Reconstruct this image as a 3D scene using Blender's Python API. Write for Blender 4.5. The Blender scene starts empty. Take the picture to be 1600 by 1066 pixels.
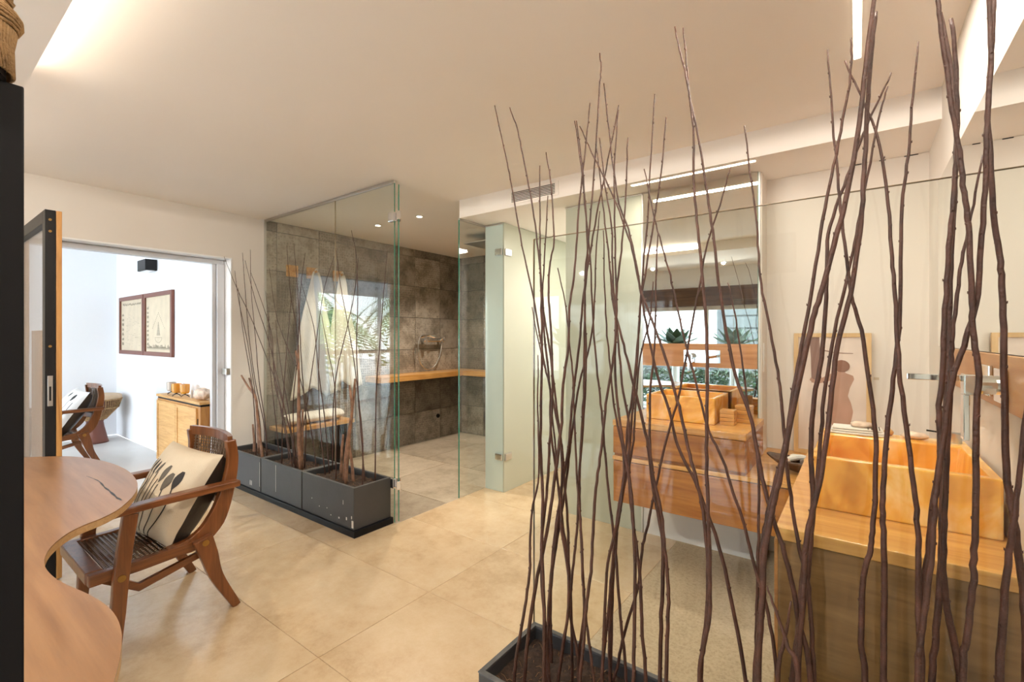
import bpy, bmesh, math, random
from mathutils import Vector, Matrix, noise
random.seed(7)
C = bpy.context.scene.collection
S = bpy.context.scene
PI = math.pi
# ------------------------------------------------------------------ camera, world, lights
EYE = 1.38
cam_d = bpy.data.cameras.new('camera'); cam = bpy.data.objects.new('camera', cam_d); C.objects.link(cam)
cam.location = (0, 0, EYE); cam.rotation_euler = (PI/2, 0, math.atan2(.596, .803))
cam_d.sensor_width = 36; cam_d.lens = 16.36; cam_d.shift_y = -7/1600; cam_d.clip_start = .02
S.camera = cam
S.view_settings.view_transform = 'Standard'; S.view_settings.look = 'None'
S.view_settings.gamma = 1; S.view_settings.use_curve_mapping = False
S.view_settings.exposure = 0.62
S.cycles.use_denoising = True
S.cycles.max_bounces = 10; S.cycles.diffuse_bounces = 8; S.cycles.glossy_bounces = 5
S.cycles.transparent_max_bounces = 24; S.cycles.transmission_bounces = 6
S.cycles.sample_clamp_indirect = 4; S.cycles.caustics_reflective = False; S.cycles.caustics_refractive = False
w = bpy.data.worlds.new('sky'); S.world = w; w.use_nodes = True
nt = w.node_tree; nt.nodes.clear()
wo = nt.nodes.new('ShaderNodeOutputWorld'); bg = nt.nodes.new('ShaderNodeBackground')
tc = nt.nodes.new('ShaderNodeTexCoord'); sep = nt.nodes.new('ShaderNodeSeparateXYZ'); rp = nt.nodes.new('ShaderNodeValToRGB')
nt.links.new(tc.outputs['Generated'], sep.inputs[0]); nt.links.new(sep.outputs['Z'], rp.inputs[0])
rp.color_ramp.elements[0].color = (.86, .92, 1, 1); rp.color_ramp.elements[1].color = (.60, .78, 1, 1)
nt.links.new(rp.outputs[0], bg.inputs[0]); nt.links.new(bg.outputs[0], wo.inputs[0]); bg.inputs[1].default_value = 7.0

WARM = (1, .80, .58); WARMW = (1, .90, .78); DAY = (.93, .96, 1)
def area(name, loc, sx, sy, power, col, rot=(0, 0, 0)):
    l = bpy.data.lights.new(name, 'AREA'); l.shape = 'RECTANGLE'; l.size = sx; l.size_y = sy
    l.energy = power; l.color = col
    o = bpy.data.objects.new(name, l); C.objects.link(o); o.location = loc; o.rotation_euler = rot
    return o
def spot(name, loc, power, col, ang=110):
    l = bpy.data.lights.new(name, 'SPOT'); l.energy = power; l.color = col; l.spot_size = math.radians(ang); l.spot_blend = .7
    l.shadow_soft_size = .022
    o = bpy.data.objects.new(name, l); C.objects.link(o); o.location = loc
    return o
area('ceiling_strip_light', (0, 1.25, 2.525), .02, 2.3, 21, WARMW)
area('bulkhead_strip_light', (-.84, 2.97, 2.375), .74, .02, 7, WARMW)
area('cove_light', (-2.2, .30, 2.475), 1.1, .02, 1.7, WARM, (PI - .75, 0, 0))
for x, y in ((-3.39, 3.07), (-4.01, 3.06), (-3.4, 4.3), (-3.9, 4.3)):
    spot('shower_spot_light', (x, y, 2.50), 60, WARMW)
for x, y, e_ in ((-.4, -.5, 55), (-1.5, -.6, 66), (-2.5, -.6, 66), (-3.6, -.4, 26)):  # added fill lamps out of view, aimed to brighten bulkhead and ceiling
    spot('soffit_fill_light', (x, y, 2.41), e_, WARMW, 172).rotation_euler = (1.1, 0, 0)
sun = bpy.data.lights.new('sun', 'SUN'); sun.energy = 5; sun.angle = .01; sun.color = (1, .96, .9)
so = bpy.data.objects.new('sun', sun); C.objects.link(so); so.rotation_euler = Vector((-.62, -.45, -.64)).to_track_quat('-Z', 'Y').to_euler()
area('wash_room_light', (-1.6, 3.9, 2.36), .6, .3, 20, WARMW)

# ------------------------------------------------------------------ helpers
CS, SN = .803, .596
def ptY(px, py, Y):                       # point of plane Y seen along a direction
    k = (px-800)/727; X = Y*(k*CS-SN)/(CS+k*SN); d = -SN*X+CS*Y
    return Vector((X, Y, EYE + (526-py)/727*d))
def ptZ(px, py, z):
    d = (z-EYE)*727/(526-py); r = (px-800)/727*d
    return Vector((-SN*d+CS*r, CS*d+SN*r, z))
def tag(o, label=None, cat=None, group=None, kind=None):
    if label: o['label'] = label
    if cat: o['category'] = cat
    if group: o['group'] = group
    if kind: o['kind'] = kind
    return o
def thing(name, label, cat, loc, group=None):
    o = bpy.data.objects.new(name, None); C.objects.link(o); o.location = loc; o.empty_display_size = .1
    return tag(o, label, cat, group)
def root_loc(p):
    v = Vector((0, 0, 0))
    while p is not None: v += Vector(p.location); p = p.parent
    return v
class MB:
    def __init__(s): s.v = []; s.f = []; s.uv = None
    def add(s, vs, fs):
        n = len(s.v); s.v += [tuple(v) for v in vs]; s.f += [tuple(i+n for i in f) for f in fs]; return s
    def box(s, x0, x1, y0, y1, z0, z1):
        x0, x1 = min(x0, x1), max(x0, x1); y0, y1 = min(y0, y1), max(y0, y1); z0, z1 = min(z0, z1), max(z0, z1)
        return s.add([(x0,y0,z0),(x1,y0,z0),(x1,y1,z0),(x0,y1,z0),(x0,y0,z1),(x1,y0,z1),(x1,y1,z1),(x0,y1,z1)],
                     [(0,3,2,1),(4,5,6,7),(0,1,5,4),(1,2,6,5),(2,3,7,6),(3,0,4,7)])
    def obox(s, c, size, M):              # oriented box
        a, b, d = size[0]/2, size[1]/2, size[2]/2
        vs = [Vector(c) + M @ Vector(p) for p in ((-a,-b,-d),(a,-b,-d),(a,b,-d),(-a,b,-d),(-a,-b,d),(a,-b,d),(a,b,d),(-a,b,d))]
        return s.add(vs, [(0,3,2,1),(4,5,6,7),(0,1,5,4),(1,2,6,5),(2,3,7,6),(3,0,4,7)])
    def prism(s, poly, axis, a, b):       # poly of 2D points extruded along axis 0/1/2 from a to b
        def mk(p, t):
            return {0: (t, p[0], p[1]), 1: (p[0], t, p[1]), 2: (p[0], p[1], t)}[axis]
        n = len(poly); vs = [mk(p, a) for p in poly] + [mk(p, b) for p in poly]
        fs = [tuple(range(n)), tuple(range(2*n-1, n-1, -1))] + [(i, i+n, (i+1) % n+n, (i+1) % n) for i in range(n)]
        return s.add(vs, fs)
    def tube(s, pts, rad, n=6, caps=True, ell=None):
        pts = [Vector(p) for p in pts]
        if not isinstance(rad, (list, tuple)): rad = [rad]*len(pts)
        rings = []; up = Vector((0, .03, 1))
        t0 = (pts[1]-pts[0]).normalized()
        a = t0.cross(Vector((1, 0, 0)) if abs(t0.x) < .8 else Vector((0, 0, 1))).normalized()
        for i, p in enumerate(pts):
            t = ((pts[min(i+1, len(pts)-1)]-pts[max(i-1, 0)])).normalized()
            a = (a - t*a.dot(t)).normalized(); b = t.cross(a)
            r = rad[i]
            rings.append([p + (a*math.cos(2*PI*k/n) + b*math.sin(2*PI*k/n))*r for k in range(n)])
        vs = [v for r in rings for v in r]; fs = []
        for i in range(len(pts)-1):
            for k in range(n):
                fs.append((i*n+k, i*n+(k+1) % n, (i+1)*n+(k+1) % n, (i+1)*n+k))
        if caps: fs += [tuple(range(n-1, -1, -1)), tuple((len(pts)-1)*n+k for k in range(n))]
        return s.add(vs, fs)
    def lathe(s, prof, c, n=24, ax=None):
        vs = []; fs = []
        for r, z in prof:
            for k in range(n):
                a = 2*PI*k/n; v = Vector((r*math.cos(a), r*math.sin(a), z))
                if ax is not None: v = ax @ v
                vs.append(Vector(c)+v)
        for i in range(len(prof)-1):
            for k in range(n):
                fs.append((i*n+k, i*n+(k+1) % n, (i+1)*n+(k+1) % n, (i+1)*n+k))
        fs.append(tuple(range(n-1, -1, -1))); fs.append(tuple((len(prof)-1)*n+k for k in range(n)))
        return s.add(vs, fs)
    def grid(s, fn, nu, nv):
        vs = [fn(i/nu, j/nv) for j in range(nv+1) for i in range(nu+1)]
        fs = [(j*(nu+1)+i, j*(nu+1)+i+1, (j+1)*(nu+1)+i+1, (j+1)*(nu+1)+i) for j in range(nv) for i in range(nu)]
        return s.add(vs, fs)
    def build(s, name, mat, parent=None, bevel=0, smooth=False, kind=None, subsurf=0, solid=0, fix=True):
        me = bpy.data.meshes.new(name); off = root_loc(parent)
        me.from_pydata([(v[0]-off.x, v[1]-off.y, v[2]-off.z) for v in s.v], [], s.f)
        me.materials.append(mat)
        if fix:
            bm = bmesh.new(); bm.from_mesh(me); bmesh.ops.recalc_face_normals(bm, faces=bm.faces); bm.to_mesh(me); bm.free()
        if smooth:
            me.polygons.foreach_set('use_smooth', [True]*len(me.polygons))
        me.update()
        o = bpy.data.objects.new(name, me); C.objects.link(o)
        if parent is not None: o.parent = parent
        if solid: m = o.modifiers.new('solid', 'SOLIDIFY'); m.thickness = solid; m.offset = 0
        if subsurf: m = o.modifiers.new('sub', 'SUBSURF'); m.levels = subsurf; m.render_levels = subsurf
        if bevel:
            m = o.modifiers.new('bevel', 'BEVEL'); m.width = bevel; m.segments = 2; m.limit_method = 'ANGLE'
        if kind: o['kind'] = kind
        return o
def box(name, mat, b, parent=None, bevel=0, kind=None):
    return MB().box(*b).build(name, mat, parent, bevel, kind=kind)
def cr(pts, n=6):                         # Catmull-Rom resample
    P = [Vector(p) for p in pts]; P = [P[0]*2-P[1]] + P + [P[-1]*2-P[-2]]; out = []
    for i in range(1, len(P)-2):
        for k in range(n):
            t = k/n; a, b, c, d = P[i-1], P[i], P[i+1], P[i+2]
            out.append(.5*((2*b)+(c-a)*t+(2*a-5*b+4*c-d)*t*t+(-a+3*b-3*c+d)*t**3))
    out.append(P[-2]); return out
def copy_tree(o, parent=None):
    c = o.copy(); C.objects.link(c); c.parent = parent
    for ch in list(o.children): copy_tree(ch, c)
    return c

# ------------------------------------------------------------------ materials
def newmat(name):
    m = bpy.data.materials.new(name); m.use_nodes = True; nt = m.node_tree
    return m, nt, nt.nodes['Principled BSDF']
def N(nt, t, **kw):
    n = nt.nodes.new(t)
    for k, v in kw.items():
        if k in n.inputs: n.inputs[k].default_value = v
        else: setattr(n, k, v)
    return n
def plain(name, col, rough=.5, metal=0, coat=0, spec=.5, noise_amt=0, nscale=8, bump=0, bscale=60, sss=0):
    m, nt, b = newmat(name); L = nt.links
    b.inputs['Base Color'].default_value = (*col, 1); b.inputs['Roughness'].default_value = rough
    b.inputs['Metallic'].default_value = metal; b.inputs['Coat Weight'].default_value = coat
    b.inputs['Specular IOR Level'].default_value = spec
    if sss: b.inputs['Subsurface Weight'].default_value = sss; b.inputs['Subsurface Radius'].default_value = (.05, .02, .008); b.inputs['Subsurface Scale'].default_value = .6
    t = N(nt, 'ShaderNodeTexCoord')
    if noise_amt:
        n = N(nt, 'ShaderNodeTexNoise', Scale=nscale, Detail=5.0); L.new(t.outputs['Object'], n.inputs['Vector'])
        r = N(nt, 'ShaderNodeValToRGB'); L.new(n.outputs['Fac'], r.inputs[0])
        r.color_ramp.elements[0].position = .3; r.color_ramp.elements[1].position = .7
        r.color_ramp.elements[0].color = (*[c*(1-noise_amt) for c in col], 1); r.color_ramp.elements[1].color = (*[min(1, c*(1+noise_amt)) for c in col], 1)
        L.new(r.outputs[0], b.inputs['Base Color'])
    if bump:
        n = N(nt, 'ShaderNodeTexNoise', Scale=bscale, Detail=4.0); L.new(t.outputs['Object'], n.inputs['Vector'])
        bp = N(nt, 'ShaderNodeBump', Strength=bump, Distance=.005); L.new(n.outputs['Fac'], bp.inputs['Height']); L.new(bp.outputs[0], b.inputs['Normal'])
    return m
def wood(name, dark, light, axis=0, rough=.4, scale=1.0, coat=0, knots=0):
    m, nt, b = newmat(name); L = nt.links
    t = N(nt, 'ShaderNodeTexCoord'); mp = N(nt, 'ShaderNodeMapping')
    sc = [14*scale]*3; sc[axis] = 1.1*scale; mp.inputs['Scale'].default_value = sc
    L.new(t.outputs['Object'], mp.inputs[0])
    n1 = N(nt, 'ShaderNodeTexNoise', Scale=1.6, Detail=6.0, Distortion=1.2); L.new(mp.outputs[0], n1.inputs['Vector'])
    n2 = N(nt, 'ShaderNodeTexNoise', Scale=9.0, Detail=3.0, Roughness=.7); L.new(mp.outputs[0], n2.inputs['Vector'])
    mx = N(nt, 'ShaderNodeMath', operation='MULTIPLY_ADD'); L.new(n2.outputs['Fac'], mx.inputs[0]); mx.inputs[1].default_value = .35
    L.new(n1.outputs['Fac'], mx.inputs[2])
    r = N(nt, 'ShaderNodeValToRGB'); L.new(mx.outputs[0], r.inputs[0])
    r.color_ramp.elements[0].position = .45; r.color_ramp.elements[0].color = (*dark, 1)
    r.color_ramp.elements[1].position = .85; r.color_ramp.elements[1].color = (*light, 1)
    last = r.outputs[0]
    if knots:
        v = N(nt, 'ShaderNodeTexVoronoi', Scale=knots); mp2 = N(nt, 'ShaderNodeMapping'); s2 = [1.0, 1.0, 1.0]; s2[axis] = .45
        mp2.inputs['Scale'].default_value = s2; L.new(t.outputs['Object'], mp2.inputs[0]); L.new(mp2.outputs[0], v.inputs['Vector'])
        n3 = N(nt, 'ShaderNodeTexNoise', Scale=12.0, Detail=4.0); L.new(mp2.outputs[0], n3.inputs['Vector'])
        ad = N(nt, 'ShaderNodeMath', operation='MULTIPLY_ADD'); L.new(n3.outputs['Fac'], ad.inputs[0]); ad.inputs[1].default_value = .18; L.new(v.outputs['Distance'], ad.inputs[2])
        r2 = N(nt, 'ShaderNodeValToRGB'); L.new(ad.outputs[0], r2.inputs[0])
        r2.color_ramp.elements[0].position = .13; r2.color_ramp.elements[0].color = (.28, .22, .18, 1)
        r2.color_ramp.elements[1].position = .22; r2.color_ramp.elements[1].color = (1, 1, 1, 1)
        mm = N(nt, 'ShaderNodeMix', data_type='RGBA', blend_type='MULTIPLY'); mm.inputs[0].default_value = 1
        L.new(last, mm.inputs[6]); L.new(r2.outputs[0], mm.inputs[7]); last = mm.outputs[2]
    L.new(last, b.inputs['Base Color']); b.inputs['Roughness'].default_value = rough; b.inputs['Coat Weight'].default_value = coat
    b.inputs['Coat Roughness'].default_value = .15
    bp = N(nt, 'ShaderNodeBump', Strength=.12, Distance=.003); L.new(n2.outputs['Fac'], bp.inputs['Height']); L.new(bp.outputs[0], b.inputs['Normal'])
    return m
def glass(name, tint=(.965, .985, .97), refl=1.0):
    m = bpy.data.materials.new(name); m.use_nodes = True; nt = m.node_tree; nt.nodes.clear(); L = nt.links
    o = N(nt, 'ShaderNodeOutputMaterial'); tr = N(nt, 'ShaderNodeBsdfTransparent'); gl = N(nt, 'ShaderNodeBsdfGlossy', Roughness=0.0)
    tr.inputs[0].default_value = (*tint, 1)
    g = N(nt, 'ShaderNodeNewGeometry'); mr = N(nt, 'ShaderNodeMapRange'); mr.inputs['To Min'].default_value = 1.5; mr.inputs['To Max'].default_value = 1/1.5
    L.new(g.outputs['Backfacing'], mr.inputs['Value'])
    f = N(nt, 'ShaderNodeFresnel'); L.new(mr.outputs[0], f.inputs['IOR'])
    mu = N(nt, 'ShaderNodeMath', operation='MULTIPLY'); L.new(f.outputs[0], mu.inputs[0]); mu.inputs[1].default_value = refl
    mx = N(nt, 'ShaderNodeMixShader'); L.new(mu.outputs[0], mx.inputs[0]); L.new(tr.outputs[0], mx.inputs[1]); L.new(gl.outputs[0], mx.inputs[2])
    L.new(mx.outputs[0], o.inputs[0]); return m
def emit(name, col, st):
    m, nt, b = newmat(name); b.inputs['Emission Color'].default_value = (*col, 1); b.inputs['Emission Strength'].default_value = st
    b.inputs['Base Color'].default_value = (.8, .8, .8, 1); return m
def stone(name, cols, scale=5, rough=.6, bump=.4, rnd=.25, fine=60, pattern=False, coat=0):
    m, nt, b = newmat(name); L = nt.links; b.inputs['Coat Weight'].default_value = coat; b.inputs['Coat Roughness'].default_value = .16
    t = N(nt, 'ShaderNodeTexCoord'); oi = N(nt, 'ShaderNodeObjectInfo')
    va = N(nt, 'ShaderNodeVectorMath', operation='MULTIPLY_ADD'); L.new(oi.outputs['Random'], va.inputs[0]); va.inputs[1].default_value = (17, 31, 23); L.new(t.outputs['Object'], va.inputs[2])
    n = N(nt, 'ShaderNodeTexNoise', Scale=scale, Detail=12.0, Roughness=.8); L.new(va.outputs[0], n.inputs['Vector'])
    r = N(nt, 'ShaderNodeValToRGB'); L.new(n.outputs['Fac'], r.inputs[0]); r.color_ramp.elements.new(.5)
    for e, p, c in zip(r.color_ramp.elements, (.34, .5, .68), cols): e.position = p; e.color = (*c, 1)
    hs = N(nt, 'ShaderNodeHueSaturation'); L.new(r.outputs[0], hs.inputs['Color'])
    mr = N(nt, 'ShaderNodeMapRange'); mr.inputs['To Min'].default_value = 1-rnd; mr.inputs['To Max'].default_value = 1+rnd
    L.new(oi.outputs['Random'], mr.inputs['Value']); L.new(mr.outputs[0], hs.inputs['Value'])
    last = hs.outputs[0]
    n2 = N(nt, 'ShaderNodeTexNoise', Scale=fine, Detail=5.0, Roughness=.7); L.new(va.outputs[0], n2.inputs['Vector'])
    h = n2.outputs['Fac']
    if pattern:                            # worn moulded ornament
        v = N(nt, 'ShaderNodeTexVoronoi', Scale=34.0); v.distance = 'CHEBYCHEV'; v.inputs['Randomness'].default_value = .35; L.new(va.outputs[0], v.inputs['Vector'])
        wv = N(nt, 'ShaderNodeMapRange'); wv.inputs['From Min'].default_value = .1; wv.inputs['From Max'].default_value = .5; L.new(v.outputs['Distance'], wv.inputs['Value'])
        ad = N(nt, 'ShaderNodeMath', operation='MULTIPLY'); L.new(wv.outputs[0], ad.inputs[0])
        nm = N(nt, 'ShaderNodeTexNoise', Scale=5.0, Detail=6.0); L.new(va.outputs[0], nm.inputs['Vector'])
        rm = N(nt, 'ShaderNodeValToRGB'); rm.color_ramp.elements[0].position = .3; rm.color_ramp.elements[1].position = .7; L.new(nm.outputs['Fac'], rm.inputs[0])
        L.new(rm.outputs[0], ad.inputs[1])
        sm = N(nt, 'ShaderNodeMath', operation='ADD'); L.new(ad.outputs[0], sm.inputs[0]); L.new(n2.outputs['Fac'], sm.inputs[1]); h = sm.outputs[0]
        mm = N(nt, 'ShaderNodeMix', data_type='RGBA', blend_type='MULTIPLY'); r3 = N(nt, 'ShaderNodeValToRGB'); L.new(h, r3.inputs[0])
        r3.color_ramp.elements[0].position = .42; r3.color_ramp.elements[0].color = (.40, .37, .33, 1); r3.color_ramp.elements[1].position = 1.1 if False else 1.0; r3.color_ramp.elements[1].color = (1.0, 1.0, 1.0, 1)
        mm.inputs[0].default_value = .8; L.new(last, mm.inputs[6]); L.new(r3.outputs[0], mm.inputs[7]); last = mm.outputs[2]
    L.new(last, b.inputs['Base Color']); b.inputs['Roughness'].default_value = rough
    bp = N(nt, 'ShaderNodeBump', Strength=bump, Distance=.004); L.new(h, bp.inputs['Height']); L.new(bp.outputs[0], b.inputs['Normal'])
    return m
M = {}
M['wall'] = plain('white_plaster', (.72, .675, .62), .75, noise_amt=.02, nscale=2, bump=.05, bscale=25, spec=.3)
M['wallw'] = plain('white_paint_side', (.86, .87, .89), .75, bump=.03, spec=.3)
M['ceil'] = plain('ceiling_paint', (.93, .885, .84), .8, noise_amt=.01, nscale=1.5, spec=.2)
M['bulk'] = plain('bulkhead_paint', (.92, .89, .86), .8, spec=.2)
M['floor'] = stone('polished_cement', [(.43, .29, .15), (.58, .43, .26), (.66, .52, .34)], 1.1, .26, .05, .015, 120, coat=.5)
M['grout'] = plain('pale_grout', (.58, .44, .28), .6)
M['sidefloor'] = plain('pale_cement', (.66, .63, .59), .3, noise_amt=.05, nscale=2)
M['pebble'] = stone('washed_pebble', [(.34, .26, .17), (.52, .42, .28), (.60, .49, .34)], 75, .8, .6, .02, 160)
M['tile'] = stone('moulded_cement_tile', [(.20, .165, .12), (.28, .235, .18), (.36, .31, .245)], 5, .65, .9, .38, 46, True)
M['slab'] = stone('travertine_slab', [(.27, .21, .14), (.43, .35, .25), (.54, .46, .35)], 3.2, .40, .25, .2, 70)
M['tgrout'] = plain('tile_grout', (.07, .058, .045), .8)
M['oak'] = wood('honey_oak', (.46, .20, .045), (.68, .37, .11), 0, .32, 1, .3)
M['oaky'] = wood('honey_oak_long', (.42, .18, .04), (.64, .34, .10), 1, .32, 1, .3)
M['oakf'] = wood('rustic_oak_front', (.25, .085, .012), (.46, .185, .035), 0, .45, .8, .2, knots=2.2)
M['oak_shaded'] = wood('shade_toned_oak', (.15, .068, .020), (.26, .135, .048), 0, .4, .8, .1, knots=2.0)  # shade on the right vanity's end put into the wood colour
M['band'] = wood('wood_band', (.36, .15, .045), (.53, .26, .09), 1, .35, .8)
M['bandx'] = wood('wood_band_x', (.36, .15, .045), (.53, .26, .09), 0, .35, .8)
M['desk'] = wood('desk_oak', (.19, .085, .032), (.29, .145, .060), 0, .35, .7, .2)
M['ply'] = wood('desk_edge', (.40, .24, .10), (.52, .33, .16), 0, .5, 3)
M['teak'] = wood('chair_teak', (.095, .028, .008), (.20, .066, .018), 2, .3, 1.4, .35)
M['teak2'] = wood('chair_rail_teak', (.095, .028, .008), (.20, .066, .018), 1, .3, 1.4, .35)
M['cane'] = plain('dark_cane', (.095, .05, .028), .45)
M['cane2'] = plain('brown_cane', (.14, .085, .05), .45)
M['brass'] = plain('brass', (.36, .22, .07), .35, 1)
M['chrome'] = plain('chrome', (.82, .83, .85), .06, 1)
M['steel'] = plain('brushed_steel', (.62, .60, .57), .3, 1)
M['black'] = plain('black_lacquer', (.008, .008, .009), .35, spec=.12)
M['blackm'] = plain('black_metal', (.012, .011, .011), .4, spec=.25)
M['planter'] = plain('charcoal_composite', (.040, .040, .042), .48, noise_amt=.25, nscale=3, bump=.1, bscale=40)
M['plantrim'] = plain('worn_charcoal', (.085, .083, .08), .55, noise_amt=.4, nscale=18, bump=.2, bscale=50)
M['chip'] = plain('chipped_white', (.62, .60, .57), .8)
M['soil'] = plain('dark_soil', (.035, .018, .010), .95, noise_amt=.6, nscale=60, bump=1, bscale=120)
M['fibre'] = plain('coir_fibre', (.17, .085, .035), .9)
M['twig'] = plain('willow_bark', (.062, .024, .015), .5, noise_amt=.45, nscale=22, bump=.5, bscale=160)
M['twigl'] = plain('willow_bark_light', (.24, .125, .075), .55, noise_amt=.45, nscale=20, bump=.5, bscale=160)
M['node'] = plain('bud_scar', (.36, .24, .15), .6)
M['glass'] = glass('clear_glass')
M['glassf'] = glass('screen_glass', refl=.62)
M['glassd'] = glass('door_glass', (.96, .97, .98))
M['edge'] = plain('green_glass_edge', (.02, .22, .15), .1, coat=1)
M['edgel'] = plain('pale_glass_edge', (.33, .25, .16), .15, coat=1)
M['mirror'] = plain('mirror_silver', (.90, .92, .90), .0, 1)
M['frost'] = plain('frosted_glass', (.46, .49, .40), .25, coat=.8, spec=.5)
M['frostb'] = plain('frosted_glass_cool', (.55, .66, .62), .22, coat=.8, spec=.5)
M['alu'] = plain('grey_aluminium', (.62, .63, .65), .45, .1)
M['white'] = plain('white_lacquer', (.82, .82, .82), .35)
M['lamp'] = emit('warm_lamp', (1, .84, .62), 9)
M['dark'] = plain('gap_shade', (.02, .02, .02), .8)  # near-black colour for shade inside the vent and gaps
M['print'] = plain('aged_paper', (.60, .50, .36), .8, noise_amt=.08, nscale=7)
M['ink'] = plain('faded_ink', (.28, .24, .18), .9)
M['frame_r'] = plain('mahogany_frame', (.17, .05, .028), .4)
M['frame_o'] = wood('pale_oak_frame', (.55, .36, .16), (.70, .49, .26), 2, .45)
M['cab'] = wood('rattan_yellow_wood', (.52, .27, .085), (.70, .42, .16), 0, .5, 1.6)
M['cabf'] = wood('cabinet_frame_wood', (.40, .18, .05), (.56, .29, .09), 2, .4, 1.2)
M['drumw'] = plain('drum_red_wood', (.17, .055, .035), .45)
M['skin'] = plain('drum_skin', (.55, .40, .26), .7, noise_amt=.1)
M['rope'] = plain('jute_rope', (.36, .22, .10), .9, noise_amt=.3, nscale=40, bump=.8, bscale=200)
M['cream'] = plain('cream_linen', (.53, .44, .32), .9, noise_amt=.04, nscale=12, bump=.3, bscale=300)
M['creamw'] = plain('white_linen', (.74, .72, .69), .9, bump=.3, bscale=300)
M['inkb'] = plain('black_print', (.025, .022, .02), .85)
M['inkg'] = plain('grey_print', (.10, .085, .065), .85)
M['darkcloth'] = plain('black_satin', (.030, .022, .017), .38, bump=.3, bscale=30)
M['robe'] = plain('cream_robe', (.64, .58, .48), .95, noise_amt=.05, bump=.6, bscale=140)
M['robeg'] = plain('grey_robe', (.42, .42, .44), .95, bump=.6, bscale=140)
M['amber'] = plain('amber_glass', (.60, .27, .02), .1, coat=.6, sss=.3)
M['candle'] = plain('silver_candle_glass', (.45, .38, .32), .3, .3)
M['shell'] = plain('conch_shell', (.68, .52, .40), .5, noise_amt=.3, nscale=25, bump=.4)
M['towel'] = plain('white_towel', (.72, .69, .63), .95, bump=.6, bscale=200)
M['green'] = plain('succulent_green', (.10, .16, .05), .5)
M['leaf'] = plain('palm_leaf', (.20, .34, .09), .5, noise_amt=.4, nscale=3)
M['leafd'] = plain('dark_leaf', (.035, .07, .03), .5, noise_amt=.4, nscale=6)
M['bark'] = plain('palm_trunk', (.16, .12, .085), .9, noise_amt=.3)
M['terrace'] = plain('terrace_stone', (.55, .53, .50), .8, noise_amt=.05)
M['greywall'] = plain('dark_grey_render', (.10, .105, .11), .8, noise_amt=.1)
M['brownbeam'] = wood('brown_timber', (.07, .035, .02), (.14, .075, .042), 0, .6, .7)
M['driftw'] = wood('dark_bowl_wood', (.05, .022, .012), (.11, .055, .03), 0, .4)
M['fig'] = plain('print_figure', (.44, .26, .19), .5, noise_amt=.15, nscale=9)
M['figd'] = plain('print_hair', (.24, .115, .075), .5)
M['photo'] = plain('print_pale_wall', (.70, .60, .53), .35, noise_amt=.12, nscale=5)
M['photo2'] = plain('print_brown_post', (.24, .14, .11), .4)
def onyx():
    m, nt, b = newmat('honey_onyx'); L = nt.links; t = N(nt, 'ShaderNodeTexCoord')
    n = N(nt, 'ShaderNodeTexNoise', Scale=4.0, Detail=6.0, Distortion=2.2); L.new(t.outputs['Object'], n.inputs['Vector'])
    r = N(nt, 'ShaderNodeValToRGB'); L.new(n.outputs['Fac'], r.inputs[0]); r.color_ramp.elements.new(.52)
    for e, p, c in zip(r.color_ramp.elements, (.3, .52, .74), ((.60, .25, .04), (.82, .44, .09), (.92, .70, .36))): e.position = p; e.color = (*c, 1)
    L.new(r.outputs[0], b.inputs['Base Color']); b.inputs['Roughness'].default_value = .18
    b.inputs['Subsurface Weight'].default_value = .3; b.inputs['Subsurface Radius'].default_value = (.08, .05, .02); b.inputs['Subsurface Scale'].default_value = .5
    return m
M['onyx'] = onyx()
def art_photo():
    return M['photo']

# ------------------------------------------------------------------ structure
WX = -4.73; CH = 2.54; RW = .315; BY = 2.92; BX = -2.726; GY = 2.248; PY = 3.18; FY = 3.40
def st(name, mat, boxes, bevel=0):
    m = MB()
    for b in boxes: m.box(*b)
    return m.build(name, mat, None, bevel, kind='structure')
floor = st('floor', M['grout'], [(WX, BX-.01, -1.0, GY, -.06, -.004), (BX-.01, RW, -1.0, FY, -.06, -.004), (BX-.01, -.49, PY, 4.6, -.06, -.004)])
xs = [-5.0, -4.34, -3.10, -1.86, -.975]; ys = [-1.0, -.81, -.17, .47, 1.11, 1.75, 2.39, 3.03, 3.67, 4.31, 4.6]
g = .0012
for i in range(len(xs)-1):
    for j in range(len(ys)-1):
        x0, x1, y0, y1 = max(xs[i], WX), xs[i+1], ys[j], ys[j+1]
        if y1 > GY and x0 < BX:
            if y0 < GY and x1 <= BX: y1 = GY
            elif y0 >= GY and x1 <= BX: continue
            elif x1 > BX:
                if y0 < GY < y1: MB().box(x0+g, BX-g, y0+g, GY, -.004, 0).build('floor_tile', M['floor'], floor, .0012)
                x0 = BX
                if y0 < GY < y1: pass
        MB().box(x0+g, x1-g, y0+g, y1-g, -.004, 0).build('floor_tile', M['floor'], floor, .0012)
MB().box(-.975+g, RW, -1.0, 1.43, -.004, 0).build('floor_tile', M['floor'], floor, .0012)
MB().box(-.975+g, RW, 1.433, FY, -.004, .001).build('pebble_paving', M['pebble'], floor, .0)
MB().box(-.975+g, -.52, FY, 4.6, -.004, 0).build('floor_tile', M['floor'], floor, .0012)
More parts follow.
